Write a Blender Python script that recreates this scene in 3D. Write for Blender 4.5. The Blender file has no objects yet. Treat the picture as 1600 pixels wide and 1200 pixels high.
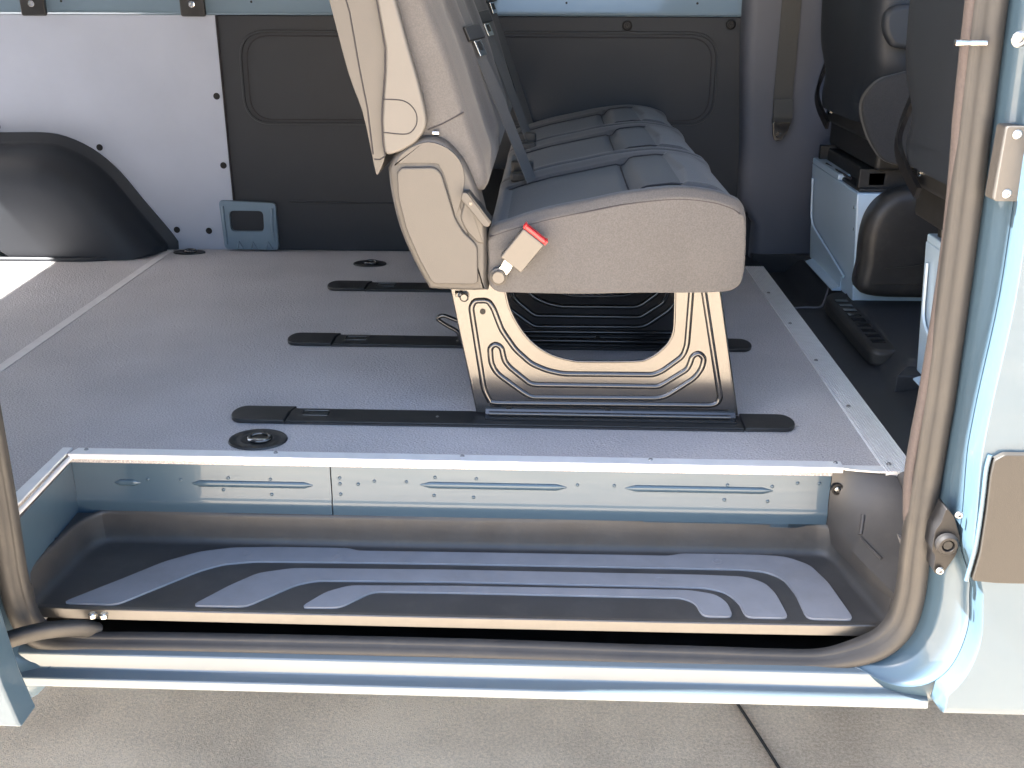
import bpy, bmesh, math, random
from mathutils import Vector, Matrix
random.seed(4)
R = math.radians
scene = bpy.context.scene
COL = scene.collection

# ------------------------------------------------------------------ camera
CAM_POS = Vector((0.0, -1.5, 0.72))          # load floor is z = 0, riser of the step is y = 0
YAW, PITCH, ROLL = R(-1.998), R(21.339), R(0.167)
fwd = Vector((math.sin(YAW)*math.cos(PITCH), math.cos(YAW)*math.cos(PITCH), -math.sin(PITCH)))
rgt = Vector((math.cos(YAW), -math.sin(YAW), 0)); upv = rgt.cross(fwd)
r2 = rgt*math.cos(ROLL)+upv*math.sin(ROLL); u2 = upv*math.cos(ROLL)-rgt*math.sin(ROLL)
cd = bpy.data.cameras.new('camera'); cam = bpy.data.objects.new('camera', cd); COL.objects.link(cam)
M = Matrix.Identity(4)
for i in range(3):
    M[i][0], M[i][1], M[i][2], M[i][3] = r2[i], u2[i], -fwd[i], CAM_POS[i]
cam.matrix_world = M
cd.sensor_width = 36; cd.lens = 36.0; cd.clip_start = 0.02; cd.clip_end = 2000
scene.camera = cam

# ------------------------------------------------------------------ light
SUN_TRAVEL = Vector((0.8, 0.02, -1.0)).normalized()     # from behind the vehicle, along its side
w = bpy.data.worlds.new('World'); scene.world = w; w.use_nodes = True
nt = w.node_tree; nt.nodes.clear()
sky = nt.nodes.new('ShaderNodeTexSky'); sky.sky_type = 'NISHITA'; sky.sun_disc = False
to_sun = -SUN_TRAVEL
sky.sun_elevation = math.asin(to_sun.z)
sky.sun_rotation = math.atan2(to_sun.x, to_sun.y)
sky.air_density = 1.0; sky.dust_density = 2.6; sky.ozone_density = 0.7
bg = nt.nodes.new('ShaderNodeBackground'); bg.inputs[1].default_value = 0.055
wo = nt.nodes.new('ShaderNodeOutputWorld')
nt.links.new(sky.outputs[0], bg.inputs[0]); nt.links.new(bg.outputs[0], wo.inputs[0])
sd = bpy.data.lights.new('sun', 'SUN'); sd.energy = 5.0; sd.angle = R(0.53); sd.color = (1, 0.955, 0.885)
so = bpy.data.objects.new('sun', sd); COL.objects.link(so)
so.rotation_euler = SUN_TRAVEL.to_track_quat('-Z', 'Y').to_euler()
so.location = (-6, 0, 6)
vs = scene.view_settings
vs.view_transform = 'Standard'; vs.look = 'None'; vs.gamma = 1.0; vs.use_curve_mapping = False
vs.exposure = 4.0
scene.render.engine = 'CYCLES'
scene.cycles.use_denoising = True
scene.cycles.max_bounces = 10; scene.cycles.diffuse_bounces = 6; scene.cycles.glossy_bounces = 5
scene.cycles.sample_clamp_indirect = 6.0
scene.cycles.caustics_reflective = False; scene.cycles.caustics_refractive = False

GROUND = -0.64

# ------------------------------------------------------------------ materials
MATS = {}
def mat(name, col, rough=0.5, metal=0.0, spec=0.5, coat=0.0, coat_rough=0.03, bump=None, var=0.0, var_scale=8.0, sheen=0.0, rough_var=0.0, dust=0.0):
    m = bpy.data.materials.new(name); m.use_nodes = True
    n = m.node_tree.nodes; L = m.node_tree.links; p = n['Principled BSDF']
    p.inputs['Base Color'].default_value = (*col, 1); p.inputs['Roughness'].default_value = rough
    p.inputs['Metallic'].default_value = metal; p.inputs['Specular IOR Level'].default_value = spec
    p.inputs['Coat Weight'].default_value = coat; p.inputs['Coat Roughness'].default_value = coat_rough
    if sheen: p.inputs['Sheen Weight'].default_value = sheen; p.inputs['Sheen Roughness'].default_value = 0.5
    tc = n.new('ShaderNodeTexCoord'); geo = n.new('ShaderNodeNewGeometry')
    P = geo.outputs['Position']
    if var or rough_var:
        ns = n.new('ShaderNodeTexNoise'); ns.inputs['Scale'].default_value = var_scale; ns.inputs['Detail'].default_value = 6
        ns.inputs['Roughness'].default_value = 0.6
        L.new(P, ns.inputs['Vector'])
    if var:
        mr = n.new('ShaderNodeMapRange'); L.new(ns.outputs['Fac'], mr.inputs['Value'])
        mr.inputs['From Min'].default_value = 0.25; mr.inputs['From Max'].default_value = 0.75
        mr.inputs['To Min'].default_value = 1-var; mr.inputs['To Max'].default_value = 1+var
        mx = n.new('ShaderNodeVectorMath'); mx.operation = 'SCALE'; mx.inputs[0].default_value = col
        L.new(mr.outputs[0], mx.inputs['Scale']); L.new(mx.outputs[0], p.inputs['Base Color'])
    if rough_var:
        mr2 = n.new('ShaderNodeMapRange'); L.new(ns.outputs['Fac'], mr2.inputs['Value'])
        mr2.inputs['From Min'].default_value = 0.3; mr2.inputs['From Max'].default_value = 0.7
        mr2.inputs['To Min'].default_value = max(0.02, rough-rough_var); mr2.inputs['To Max'].default_value = rough+rough_var
        L.new(mr2.outputs[0], p.inputs['Roughness'])
    if dust:
        d1 = n.new('ShaderNodeTexNoise'); d1.inputs['Scale'].default_value = 16; d1.inputs['Detail'].default_value = 9; d1.inputs['Roughness'].default_value = 0.72
        L.new(P, d1.inputs['Vector'])
        dr = n.new('ShaderNodeMapRange'); dr.inputs['From Min'].default_value = 0.50; dr.inputs['From Max'].default_value = 0.74
        dr.inputs['To Min'].default_value = 0.0; dr.inputs['To Max'].default_value = dust
        L.new(d1.outputs['Fac'], dr.inputs['Value'])
        mxd = n.new('ShaderNodeMixRGB'); mxd.inputs[1].default_value = (*col, 1); mxd.inputs[2].default_value = (0.13, 0.12, 0.105, 1)
        L.new(dr.outputs[0], mxd.inputs[0])
        if var: L.new(mx.outputs[0], mxd.inputs[1])
        L.new(mxd.outputs[0], p.inputs['Base Color'])
    if bump:
        sc_, st, dist = bump
        nb = n.new('ShaderNodeTexNoise'); nb.inputs['Scale'].default_value = sc_; nb.inputs['Detail'].default_value = 3
        L.new(P, nb.inputs['Vector'])
        b = n.new('ShaderNodeBump'); b.inputs['Strength'].default_value = st; b.inputs['Distance'].default_value = dist
        L.new(nb.outputs['Fac'], b.inputs['Height']); L.new(b.outputs[0], p.inputs['Normal'])
    MATS[name] = m
    return m

mat('paint_sill', (0.085, 0.115, 0.14), 0.28, 0.1, 0.4, coat=0.7, coat_rough=0.02, bump=(22, 0.035, 0.012))
mat('guide_black', (0.007, 0.007, 0.008), 0.5, 0.0, 0.3)
mat('tray_edge', (0.036, 0.034, 0.031), 0.34, 0.0, 0.8, coat=0.3, coat_rough=0.2, bump=(900, 0.2, 0.0005), var=0.2, var_scale=30)
mat('paint_wall', (0.15, 0.22, 0.285), 0.30, 0.1, 0.5, coat=0.7, coat_rough=0.05, var=0.05, var_scale=5)
mat('paint', (0.043, 0.075, 0.108), 0.30, 0.15, 0.3, coat=0.38, coat_rough=0.02, bump=(22, 0.035, 0.012))
mat('paint_inner', (0.36, 0.48, 0.60), 0.32, 0.0, 0.5, coat=0.6, coat_rough=0.12, var=0.05, var_scale=5)
mat('black_plastic', (0.019, 0.0195, 0.0205), 0.45, 0.0, 0.45, dust=0.16, bump=(900, 0.25, 0.0006), var=0.25, var_scale=14, rough_var=0.06)
mat('tray_plastic', (0.036, 0.036, 0.037), 0.45, 0.0, 0.45, dust=0.16, bump=(900, 0.25, 0.0006), var=0.22, var_scale=14, rough_var=0.06)
mat('pad_rubber', (0.195, 0.203, 0.225), 0.5, dust=0.25, bump=(1200, 0.3, 0.0006), var=0.12, var_scale=20, rough_var=0.05)
mat('undercoat', (0.13, 0.125, 0.12), 0.8, var=0.3, var_scale=12)
mat('cladding', (0.018, 0.0175, 0.017), 0.5, 0.0, 0.35, bump=(900, 0.25, 0.0006))
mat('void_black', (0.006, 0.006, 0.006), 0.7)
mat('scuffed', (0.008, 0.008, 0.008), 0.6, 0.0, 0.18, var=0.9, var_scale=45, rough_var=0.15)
mat('rubber', (0.024, 0.024, 0.0245), 0.58, 0.0, 0.45, dust=0.10, bump=(700, 0.2, 0.0006), var=0.2, var_scale=18, rough_var=0.08)
mat('seal_cloth', (0.058, 0.049, 0.049), 0.9, bump=(1500, 0.6, 0.001), var=0.15, var_scale=300)
mat('wall_panel', (0.335, 0.375, 0.46), 0.42, var=0.06, var_scale=5, bump=(500, 0.08, 0.0005))
mat('lining', (0.0115, 0.0155, 0.0225), 0.6, var=0.08, var_scale=6, bump=(900, 0.2, 0.0007))
mat('trim', (0.088, 0.096, 0.120), 0.62, var=0.06, var_scale=6, bump=(900, 0.2, 0.0007))
mat('cab_mat', (0.013, 0.0155, 0.020), 0.6, var=0.12, var_scale=9, bump=(600, 0.3, 0.0008))
mat('shell_plastic', (0.086, 0.084, 0.082), 0.5, var=0.05, var_scale=10, bump=(1100, 0.35, 0.0006))
mat('seat_plastic', (0.056, 0.054, 0.052), 0.5, var=0.05, var_scale=10, bump=(1100, 0.35, 0.0006))
mat('buckle_plastic', (0.085, 0.08, 0.073), 0.38, bump=(1500, 0.2, 0.0003))
mat('black_metal', (0.012, 0.012, 0.013), 0.20, 0.0, 0.9, coat=0.3, coat_rough=0.12, bump=(60, 0.03, 0.002), rough_var=0.03, var_scale=40)
mat('dark_frame', (0.012, 0.012, 0.012), 0.55, var=0.4, var_scale=50)
mat('seam', (0.018, 0.017, 0.022), 0.8)
mat('aluminium', (0.80, 0.81, 0.82), 0.42, 0.35, var=0.06, var_scale=40, rough_var=0.05)
mat('bright_metal', (0.72, 0.71, 0.68), 0.22, 1.0)
mat('screw_steel', (0.32, 0.32, 0.32), 0.3, 1.0)
mat('red', (0.62, 0.02, 0.025), 0.4)
mat('yellow', (0.75, 0.52, 0.01), 0.5, var=0.1, var_scale=300)
mat('belt', (0.075, 0.075, 0.075), 0.6, bump=(1800, 0.4, 0.0006), var=0.08, var_scale=200)
mat('belt_dark', (0.042, 0.044, 0.044), 0.6, bump=(1800, 0.4, 0.0006), var=0.08, var_scale=200)
mat('headliner', (0.20, 0.205, 0.21), 0.9)
mat('seam_strip', (0.60, 0.58, 0.58), 0.5, var=0.1, var_scale=30)
mat('glass', (0.6, 0.65, 0.65), 0.03, 0.0, 0.5)
mat('joint', (0.02, 0.018, 0.017), 0.9, var=0.3, var_scale=40)

def fabric(name, c1, c2, scale, rough=0.85):
    m = bpy.data.materials.new(name); m.use_nodes = True
    n = m.node_tree.nodes; L = m.node_tree.links; p = n['Principled BSDF']
    geo = n.new('ShaderNodeNewGeometry')
    ns = n.new('ShaderNodeTexNoise'); ns.inputs['Scale'].default_value = scale; ns.inputs['Detail'].default_value = 2
    n2 = n.new('ShaderNodeTexNoise'); n2.inputs['Scale'].default_value = 7; n2.inputs['Detail'].default_value = 4
    L.new(geo.outputs['Position'], ns.inputs['Vector']); L.new(geo.outputs['Position'], n2.inputs['Vector'])
    ad = n.new('ShaderNodeMath'); ad.operation = 'MULTIPLY_ADD'; ad.inputs[1].default_value = 0.35
    L.new(n2.outputs['Fac'], ad.inputs[0]); 
    sc = n.new('ShaderNodeMath'); sc.operation = 'MULTIPLY'; sc.inputs[1].default_value = 0.65
    L.new(ns.outputs['Fac'], sc.inputs[0]); L.new(sc.outputs[0], ad.inputs[2])
    cr = n.new('ShaderNodeValToRGB'); cr.color_ramp.elements[0].position = 0.37; cr.color_ramp.elements[1].position = 0.63
    cr.color_ramp.elements[0].color = (*c1, 1); cr.color_ramp.elements[1].color = (*c2, 1)
    L.new(ad.outputs[0], cr.inputs[0]); L.new(cr.outputs[0], p.inputs['Base Color'])
    b = n.new('ShaderNodeBump'); b.inputs['Strength'].default_value = 0.5; b.inputs['Distance'].default_value = 0.0008
    L.new(ns.outputs['Fac'], b.inputs['Height']); L.new(b.outputs[0], p.inputs['Normal'])
    p.inputs['Roughness'].default_value = rough; p.inputs['Sheen Weight'].default_value = 0.15
    MATS[name] = m
fabric('fabric', (0.053, 0.053, 0.056), (0.074, 0.074, 0.078), 480)
fabric('fabric_dark', (0.010, 0.011, 0.0125), (0.019, 0.020, 0.0225), 480)

def floor_material(name, c1, c2):
    m = bpy.data.materials.new(name); m.use_nodes = True
    n = m.node_tree.nodes; L = m.node_tree.links; p = n['Principled BSDF']
    geo = n.new('ShaderNodeNewGeometry')
    mp = n.new('ShaderNodeMapping'); mp.inputs['Rotation'].default_value = (0, 0, R(38)); mp.inputs['Scale'].default_value = (1, 1.7, 1)
    L.new(geo.outputs['Position'], mp.inputs['Vector'])
    v = n.new('ShaderNodeTexVoronoi'); v.inputs['Scale'].default_value = 230
    L.new(mp.outputs[0], v.inputs['Vector'])
    ns = n.new('ShaderNodeTexNoise'); ns.inputs['Scale'].default_value = 5; ns.inputs['Detail'].default_value = 5
    L.new(geo.outputs['Position'], ns.inputs['Vector'])
    sp = n.new('ShaderNodeTexNoise'); sp.inputs['Scale'].default_value = 420; sp.inputs['Detail'].default_value = 2
    L.new(geo.outputs['Position'], sp.inputs['Vector'])
    a = n.new('ShaderNodeMath'); a.operation = 'MULTIPLY_ADD'; a.inputs[1].default_value = 0.78
    L.new(sp.outputs['Fac'], a.inputs[0])
    s2 = n.new('ShaderNodeMath'); s2.operation = 'MULTIPLY'; s2.inputs[1].default_value = 0.22
    L.new(ns.outputs['Fac'], s2.inputs[0]); L.new(s2.outputs[0], a.inputs[2])
    cr = n.new('ShaderNodeValToRGB'); cr.color_ramp.elements[0].position = 0.38; cr.color_ramp.elements[1].position = 0.62
    cr.color_ramp.elements[0].color = (*c1, 1); cr.color_ramp.elements[1].color = (*c2, 1)
    L.new(a.outputs[0], cr.inputs[0]); L.new(cr.outputs[0], p.inputs['Base Color'])
    b = n.new('ShaderNodeBump'); b.inputs['Strength'].default_value = 0.8; b.inputs['Distance'].default_value = 0.0016
    L.new(v.outputs['Distance'], b.inputs['Height']); L.new(b.outputs[0], p.inputs['Normal'])
    p.inputs['Roughness'].default_value = 0.5
    MATS[name] = m
floor_material('floor_vinyl', (0.30, 0.29, 0.30), (0.54, 0.52, 0.53))

def ground_material():
    m = bpy.data.materials.new('asphalt'); m.use_nodes = True
    n = m.node_tree.nodes; L = m.node_tree.links; p = n['Principled BSDF']
    geo = n.new('ShaderNodeNewGeometry')
    def noise(s, d, r=0.6):
        x = n.new('ShaderNodeTexNoise'); x.inputs['Scale'].default_value = s; x.inputs['Detail'].default_value = d; x.inputs['Roughness'].default_value = r
        L.new(geo.outputs['Position'], x.inputs['Vector']); return x
    big = noise(2.2, 6); fine = noise(150, 5, 0.85); grit = noise(420, 2)
    mix = n.new('ShaderNodeMath'); mix.operation = 'MULTIPLY_ADD'; mix.inputs[1].default_value = 0.45
    L.new(big.outputs['Fac'], mix.inputs[0])
    m2 = n.new('ShaderNodeMath'); m2.operation = 'MULTIPLY'; m2.inputs[1].default_value = 0.55
    L.new(fine.outputs['Fac'], m2.inputs[0]); L.new(m2.outputs[0], mix.inputs[2])
    cr = n.new('ShaderNodeValToRGB'); e = cr.color_ramp.elements
    e[0].position = 0.40; e[0].color = (0.44, 0.345, 0.250, 1); e[1].position = 0.60; e[1].color = (0.88, 0.72, 0.54, 1)
    L.new(mix.outputs[0], cr.inputs[0]); L.new(cr.outputs[0], p.inputs['Base Color'])
    b = n.new('ShaderNodeBump'); b.inputs['Strength'].default_value = 0.8; b.inputs['Distance'].default_value = 0.004
    ad = n.new('ShaderNodeMath'); ad.operation = 'ADD'
    L.new(fine.outputs['Fac'], ad.inputs[0]); L.new(grit.outputs['Fac'], ad.inputs[1])
    L.new(ad.outputs[0], b.inputs['Height']); L.new(b.outputs[0], p.inputs['Normal'])
    p.inputs['Roughness'].default_value = 0.85
    MATS['asphalt'] = m
ground_material()

# ------------------------------------------------------------------ helpers
WLOC = {}
def thing(name, loc, label, cat, group=None):
    o = bpy.data.objects.new(name, None); COL.objects.link(o); o.empty_display_size = 0.1
    o.location = loc; WLOC[o] = Vector(loc); o['label'] = label; o['category'] = cat
    if group: o['group'] = group
    return o
def add(name, verts, faces, m, parent=None, smooth=35, bevel=0.0, seg=2, sub=0, label=None):
    me = bpy.data.meshes.new(name)
    vs_ = [Vector(v) for v in verts]
    lo = Vector([min(v[i] for v in vs_) for i in range(3)]); hi = Vector([max(v[i] for v in vs_) for i in range(3)])
    c = (lo+hi)/2; c.z = lo.z
    me.from_pydata([v-c for v in vs_], [], faces)
    bm = bmesh.new(); bm.from_mesh(me); bmesh.ops.recalc_face_normals(bm, faces=bm.faces); bm.to_mesh(me); bm.free()
    if smooth is not None:
        for p in me.polygons: p.use_smooth = True
        me.set_sharp_from_angle(angle=R(smooth))
    me.materials.append(MATS[m])
    o = bpy.data.objects.new(name, me); COL.objects.link(o)
    WLOC[o] = c
    if parent is not None:
        o.parent = parent; o.location = c-WLOC[parent]
    else: o.location = c
    if bevel:
        b = o.modifiers.new('bevel', 'BEVEL'); b.width = bevel; b.segments = seg; b.limit_method = 'ANGLE'; b.angle_limit = R(40); b.harden_normals = True
    if sub:
        s = o.modifiers.new('sub', 'SUBSURF'); s.levels = sub; s.render_levels = sub
    if label: o['label'] = label
    return o
def clone(src, offset, parent):
    o = src.copy(); COL.objects.link(o); o.parent = parent
    WLOC[o] = WLOC[src]+Vector(offset); o.location = WLOC[o]-(WLOC[parent] if parent else Vector())
    return o

class MB:
    def __init__(s): s.v = []; s.f = []
    def addm(s, v, f):
        k = len(s.v); s.v += [tuple(x) for x in v]; s.f += [tuple(i+k for i in q) for q in f]; return s
    def box(s, x0, x1, y0, y1, z0, z1):
        return s.addm([(x0,y0,z0),(x1,y0,z0),(x1,y1,z0),(x0,y1,z0),(x0,y0,z1),(x1,y0,z1),(x1,y1,z1),(x0,y1,z1)],
                      [(0,3,2,1),(4,5,6,7),(0,1,5,4),(1,2,6,5),(2,3,7,6),(3,0,4,7)])
    def build(s, name, m, parent=None, **k): return add(name, s.v, s.f, m, parent, **k)

def catmull(pts, n=6, closed=False):
    P = [Vector(p) for p in pts]; out = []; N = len(P)
    rng = range(N) if closed else range(N-1)
    for i in rng:
        p0 = P[(i-1) % N] if closed or i > 0 else P[0]*2-P[1]
        p1 = P[i]; p2 = P[(i+1) % N]
        p3 = P[(i+2) % N] if closed or i+2 < N else P[-1]*2-P[-2]
        for k in range(n):
            t = k/n
            out.append(0.5*((2*p1)+(p2-p0)*t+(2*p0-5*p1+4*p2-p3)*t*t+(3*p1-p0-3*p2+p3)*t**3))
    if not closed: out.append(P[-1])
    return out
def roundpoly(pts, r, n=4, closed=True):
    """fillet the corners of a 2D/3D polyline"""
    P = [Vector(p) for p in pts]; out = []; N = len(P)
    for i, p in enumerate(P):
        if not closed and i in (0, N-1): out.append(p); continue
        a = P[i-1]-p; b = P[(i+1) % N]-p
        rr = min(r, a.length*0.45, b.length*0.45)
        p0 = p+a.normalized()*rr; p2 = p+b.normalized()*rr
        for k in range(n+1):
            t = k/n; out.append(p0*(1-t)**2+p*2*t*(1-t)+p2*t*t)
    return out
def resample(pts, n):
    P = [Vector(p) for p in pts]; L = [0]
    for a, b in zip(P, P[1:]): L.append(L[-1]+(b-a).length)
    out = []; j = 0
    for k in range(n):
        s = L[-1]*k/(n-1)
        while j < len(P)-2 and L[j+1] < s: j += 1
        d = L[j+1]-L[j]; t = (s-L[j])/d if d else 0
        out.append(P[j].lerp(P[j+1], min(1, max(0, t))))
    return out
def extrude(pts2, ax, a0, a1):
    """2D outline -> prism. ax 'y': pts are (x,z); 'z': (x,y); 'x': (y,z)"""
    def m(p, a): return {'y': (p[0], a, p[1]), 'z': (p[0], p[1], a), 'x': (a, p[0], p[1])}[ax]
    n = len(pts2)
    v = [m(p, a0) for p in pts2]+[m(p, a1) for p in pts2]
    f = [tuple(range(n)), tuple(range(2*n-1, n-1, -1))]+[(i, (i+1) % n, n+(i+1) % n, n+i) for i in range(n)]
    return v, f
def prism(name, pts2, ax, a0, a1, m, parent, **k):
    v, f = extrude(pts2, ax, a0, a1); return add(name, v, f, m, parent, **k)
def sweep(path, prof, closed=False, ref=(0, 1, 0), caps=True):
    """sweep 2D profile (a,b) along path; 'b' axis follows ref made perpendicular, 'a' is the other normal"""
    P = [Vector(p) for p in path]; N = len(P); k = len(prof); v = []; f = []
    ref = Vector(ref)
    for i in range(N):
        if closed: t = P[(i+1) % N]-P[i-1]
        else: t = P[min(i+1, N-1)]-P[max(i-1, 0)]
        if t.length < 1e-9: t = Vector((1, 0, 0))
        t.normalize(); b = ref-t*ref.dot(t)
        if b.length < 1e-4: b = Vector((0.3, 0.2, 1)); b -= t*b.dot(t)
        b.normalize(); a = b.cross(t)
        for q in prof: v.append(P[i]+a*q[0]+b*q[1])
    for i in range(N if closed else N-1):
        j = (i+1) % N
        for q in range(k): f.append((i*k+q, i*k+(q+1) % k, j*k+(q+1) % k, j*k+q))
    if caps and not closed: f.append(tuple(range(k))[::-1]); f.append(tuple((N-1)*k+q for q in range(k)))
    return v, f
def circ(r, n=10, rb=None):
    rb = rb or r; return [(r*math.cos(2*math.pi*i/n), rb*math.sin(2*math.pi*i/n)) for i in range(n)]
def tube(name, path, r, m, parent, n=10, closed=False, rb=None, ref=(0, 1, 0), **k):
    v, f = sweep(path, circ(r, n, rb), closed, ref); return add(name, v, f, m, parent, smooth=60, **k)
def lathe(c, prof, axis='y', n=20):
    """prof: (radius, offset along axis)"""
    v = []; f = []; c = Vector(c); k = len(prof)
    for i in range(n):
        a = 2*math.pi*i/n; ca, sa = math.cos(a), math.sin(a)
        for r, h in prof:
            v.append(c+{'y': Vector((r*ca, h, r*sa)), 'z': Vector((r*ca, r*sa, h)), 'x': Vector((h, r*ca, r*sa))}[axis])
    for i in range(n):
        j = (i+1) % n
        for q in range(k-1): f.append((i*k+q, j*k+q, j*k+q+1, i*k+q+1))
    f.append(tuple(i*k for i in range(n))); f.append(tuple(i*k+k-1 for i in range(n)))
    return v, f
def smooth01(t): t = min(1, max(0, t)); return t*t*(3-2*t)
def loft(rings, closed_ring=True, caps=True):
    k = len(rings[0]); v = [p for r in rings for p in r]; f = []
    for i in range(len(rings)-1):
        for q in range(k if closed_ring else k-1):
            f.append((i*k+q, i*k+(q+1) % k, (i+1)*k+(q+1) % k, (i+1)*k+q))
    if caps and closed_ring: f.append(tuple(range(k))[::-1]); f.append(tuple((len(rings)-1)*k+q for q in range(k)))
    return v, f
def rrect(x0, x1, y0, y1, r, n=5):
    return [tuple(p)[:2] for p in roundpoly([(x0, y0, 0), (x1, y0, 0), (x1, y1, 0), (x0, y1, 0)], r, n)]
def V3(pts, y): return [(p[0], y, p[1]) for p in pts]
def holed(name, outer, hole, ax, a0, a1, m, parent, **k):
    """prism of an outline with one hole"""
    bm = bmesh.new()
    def mp(p, a): return {'y': (p[0], a, p[1]), 'z': (p[0], p[1], a), 'x': (a, p[0], p[1])}[ax]
    ed = []
    for ring in (outer, hole):
        vv = [bm.verts.new(mp(p, a0)) for p in ring]
        for i in range(len(vv)): ed.append(bm.edges.new((vv[i], vv[(i+1) % len(vv)])))
    bmesh.ops.triangle_fill(bm, use_beauty=True, edges=ed)
    ret = bmesh.ops.extrude_face_region(bm, geom=list(bm.faces))
    d = Vector(mp((0, 0), a1))-Vector(mp((0, 0), a0))
    bmesh.ops.translate(bm, vec=d, verts=[g for g in ret['geom'] if isinstance(g, bmesh.types.BMVert)])
    bm.verts.index_update()
    v = [x.co.copy() for x in bm.verts]; f = [tuple(q.index for q in x.verts) for x in bm.faces]; bm.free()
    return add(name, v, f, m, parent, **k)

# ------------------------------------------------------------------ ground
g = add('ground', [(-300, -300, GROUND), (300, -300, GROUND), (300, 300, GROUND), (-300, 300, GROUND)], [(0, 1, 2, 3)], 'asphalt', smooth=None)
g['kind'] = 'structure'; g['label'] = 'grey brown grainy concrete ground under the van'
jp = [(0.397+0.26*t+0.0025*math.sin(9*t+1), 0.215-t, GROUND+0.0022) for t in [i*0.05-3 for i in range(90)]]
v, f = sweep(jp, [(-0.0035, 0), (-0.002, 0.0025), (0.002, 0.0025), (0.0035, 0), (0, -0.002)], ref=(0, 0, 1))
add('expansion_joint', v, f, 'joint', g)

# ------------------------------------------------------------------ van
van = thing('van', (0, 0.6, GROUND), 'blue-grey panel van seen through its open sliding side door', 'van')

# load floor: boards around the step cut-out
FLOOR_Z = 0.0
def board(name, poly, m='floor_vinyl'):
    return prism(name, poly, 'z', -0.016, FLOOR_Z, m, van, smooth=30)
main_floor = board('floor_board', [(-1.079, -0.20), (-0.781, -0.20), (-0.781, -0.002), (0.541, -0.002), (0.541, 1.39), (-1.079, 1.39)])
rear_floor = board('floor_board', [(-2.80, -0.20), (-1.102, -0.20), (-1.102, 1.39), (-2.80, 1.39)])
prism('floor_joint_strip', [(-1.102, -0.2), (-1.079, -0.2), (-1.079, 1.388), (-1.102, 1.388)], 'z', -0.015, 0.0012, 'seam_strip', van)

# ribbed aluminium threshold towards the cab
prof = []
N = 11; x0, x1 = 0.541, 0.591
for i in range(N):
    a = x0+(x1-x0)*i/N; b = x0+(x1-x0)*(i+1)/N; wd = b-a
    prof += [(a, 0.0012), (a+wd*0.2, 0.0042), (a+wd*0.75, 0.0042), (a+wd*0.95, 0.0012)]
prof = [(x0, -0.012)]+prof+[(x1, -0.012)]
strip = prism('threshold_strip', prof, 'y', -0.022, 1.245, 'aluminium', van, smooth=25)
def screw(c, r, parent, axis='z', h=0.0022, m='screw_steel', name='screw', s=1):
    v, f = lathe(c, [(r, 0), (r, s*h*0.4), (r*0.7, s*h), (r*0.42, s*h), (r*0.34, s*h*0.2)], axis, 12)
    return add(name, v, f, m, parent)
sc0 = None
for y in (0.983, 0.736, 0.491, 0.246, 0.004):
    if sc0 is None: sc0 = screw((0.553, y, 0.004), 0.0042, strip)
    else: clone(sc0, (0, y-0.983, 0), strip)

# aluminium edge trim round the step cut-out
edge = prism('step_edge_trim', [(-0.778, -0.013), (0.478, -0.013), (0.478, 0.012), (-0.770, 0.012), (-0.795, 0.012), (-0.795, -0.013)][:4], 'z', 0.0005, 0.0045, 'aluminium', van, bevel=0.0015)
prism('edge_lip', [(-0.776, -0.0135), (0.476, -0.0135), (0.476, -0.0105), (-0.776, -0.0105)], 'z', -0.0045, 0.0022, 'aluminium', edge)
e2 = prism('edge_end_plate', [(0.4785, -0.013), (0.5, -0.018), (0.53, -0.022), (0.541, -0.022), (0.541, -0.002), (0.535, 0.0), (0.4785, 0.0)], 'z', 0.0005, 0.003, 'aluminium', edge)
e3 = prism('edge_side_trim', [(-0.7795, 0.012), (-0.7955, 0.012), (-0.7955, -0.20), (-0.7735, -0.20), (-0.7795, -0.014)], 'z', 0.0005, 0.0045, 'aluminium', edge, bevel=0.001)
tube('edge_side_bead', [(-0.7745, -0.012, -0.004), (-0.7695, -0.20, -0.004)], 0.004, 'aluminium', edge)
for x in (-0.753, -0.439, -0.133, 0.172, 0.468):
    screw((x, 0.004, 0.0045), 0.0036, edge)

# floor rails
def rail(y0, y1, tag_):
    r_ = van
    w_ = (y1-y0)
    body = prism('floor_rail', [(-0.455, y0), (0.345, y0), (0.345, y1), (-0.455, y1)], 'z', 0.0005, 0.0058, 'black_plastic', van, bevel=0.0015)
    # lighter lip along the near side
    prism('rail_lip', [(-0.457, y0-0.004), (0.345, y0-0.004), (0.345, y0-0.0005), (-0.457, y0-0.0005)], 'z', 0.0005, 0.004, 'black_metal', body)
    cap = [(-0.4565, y0-0.004), (-0.50, y0-0.004)]+[(-0.5+(-0.052)*math.sin(a), (y0+y1)/2-0.002-(w_/2+0.002)*math.cos(a)) if False else (-0.535-0.022*math.sin(a), (y0+y1)/2-(w_/2+0.003)*math.cos(a)) for a in [math.pi*i/10 for i in range(11)]]+[(-0.50, y1+0.003), (-0.448, y1+0.003), (-0.4565, y1-w_*0.35)]
    prism('rail_end_cap', cap, 'z', 0.0006, 0.0085, 'black_plastic', body, bevel=0.002)
    cap2 = [(0.346, y0-0.004)]+[(0.415+0.022*math.sin(a), (y0+y1)/2-(w_/2+0.003)*math.cos(a)) for a in [math.pi*i/10 for i in range(11)]]+[(0.346, y1+0.003)]
    prism('rail_end_cap', cap2, 'z', 0.0006, 0.0085, 'black_plastic', body, bevel=0.002)
    fr = rrect(-0.432, -0.385, y0+w_*0.42, y0+w_*0.80, 0.004)
    tube('rail_latch', [(p[0], p[1], 0.0062) for p in fr], 0.0012, 'black_metal', body, n=6, closed=True, ref=(0, 0, 1))
    screw((-0.19, (y0+y1)/2, 0.0058), 0.003, body, name='rail_screw', h=0.001)
rail(0.134, 0.192, 0); rail(0.547, 0.609, 1); rail(0.966, 1.032, 2)

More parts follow.
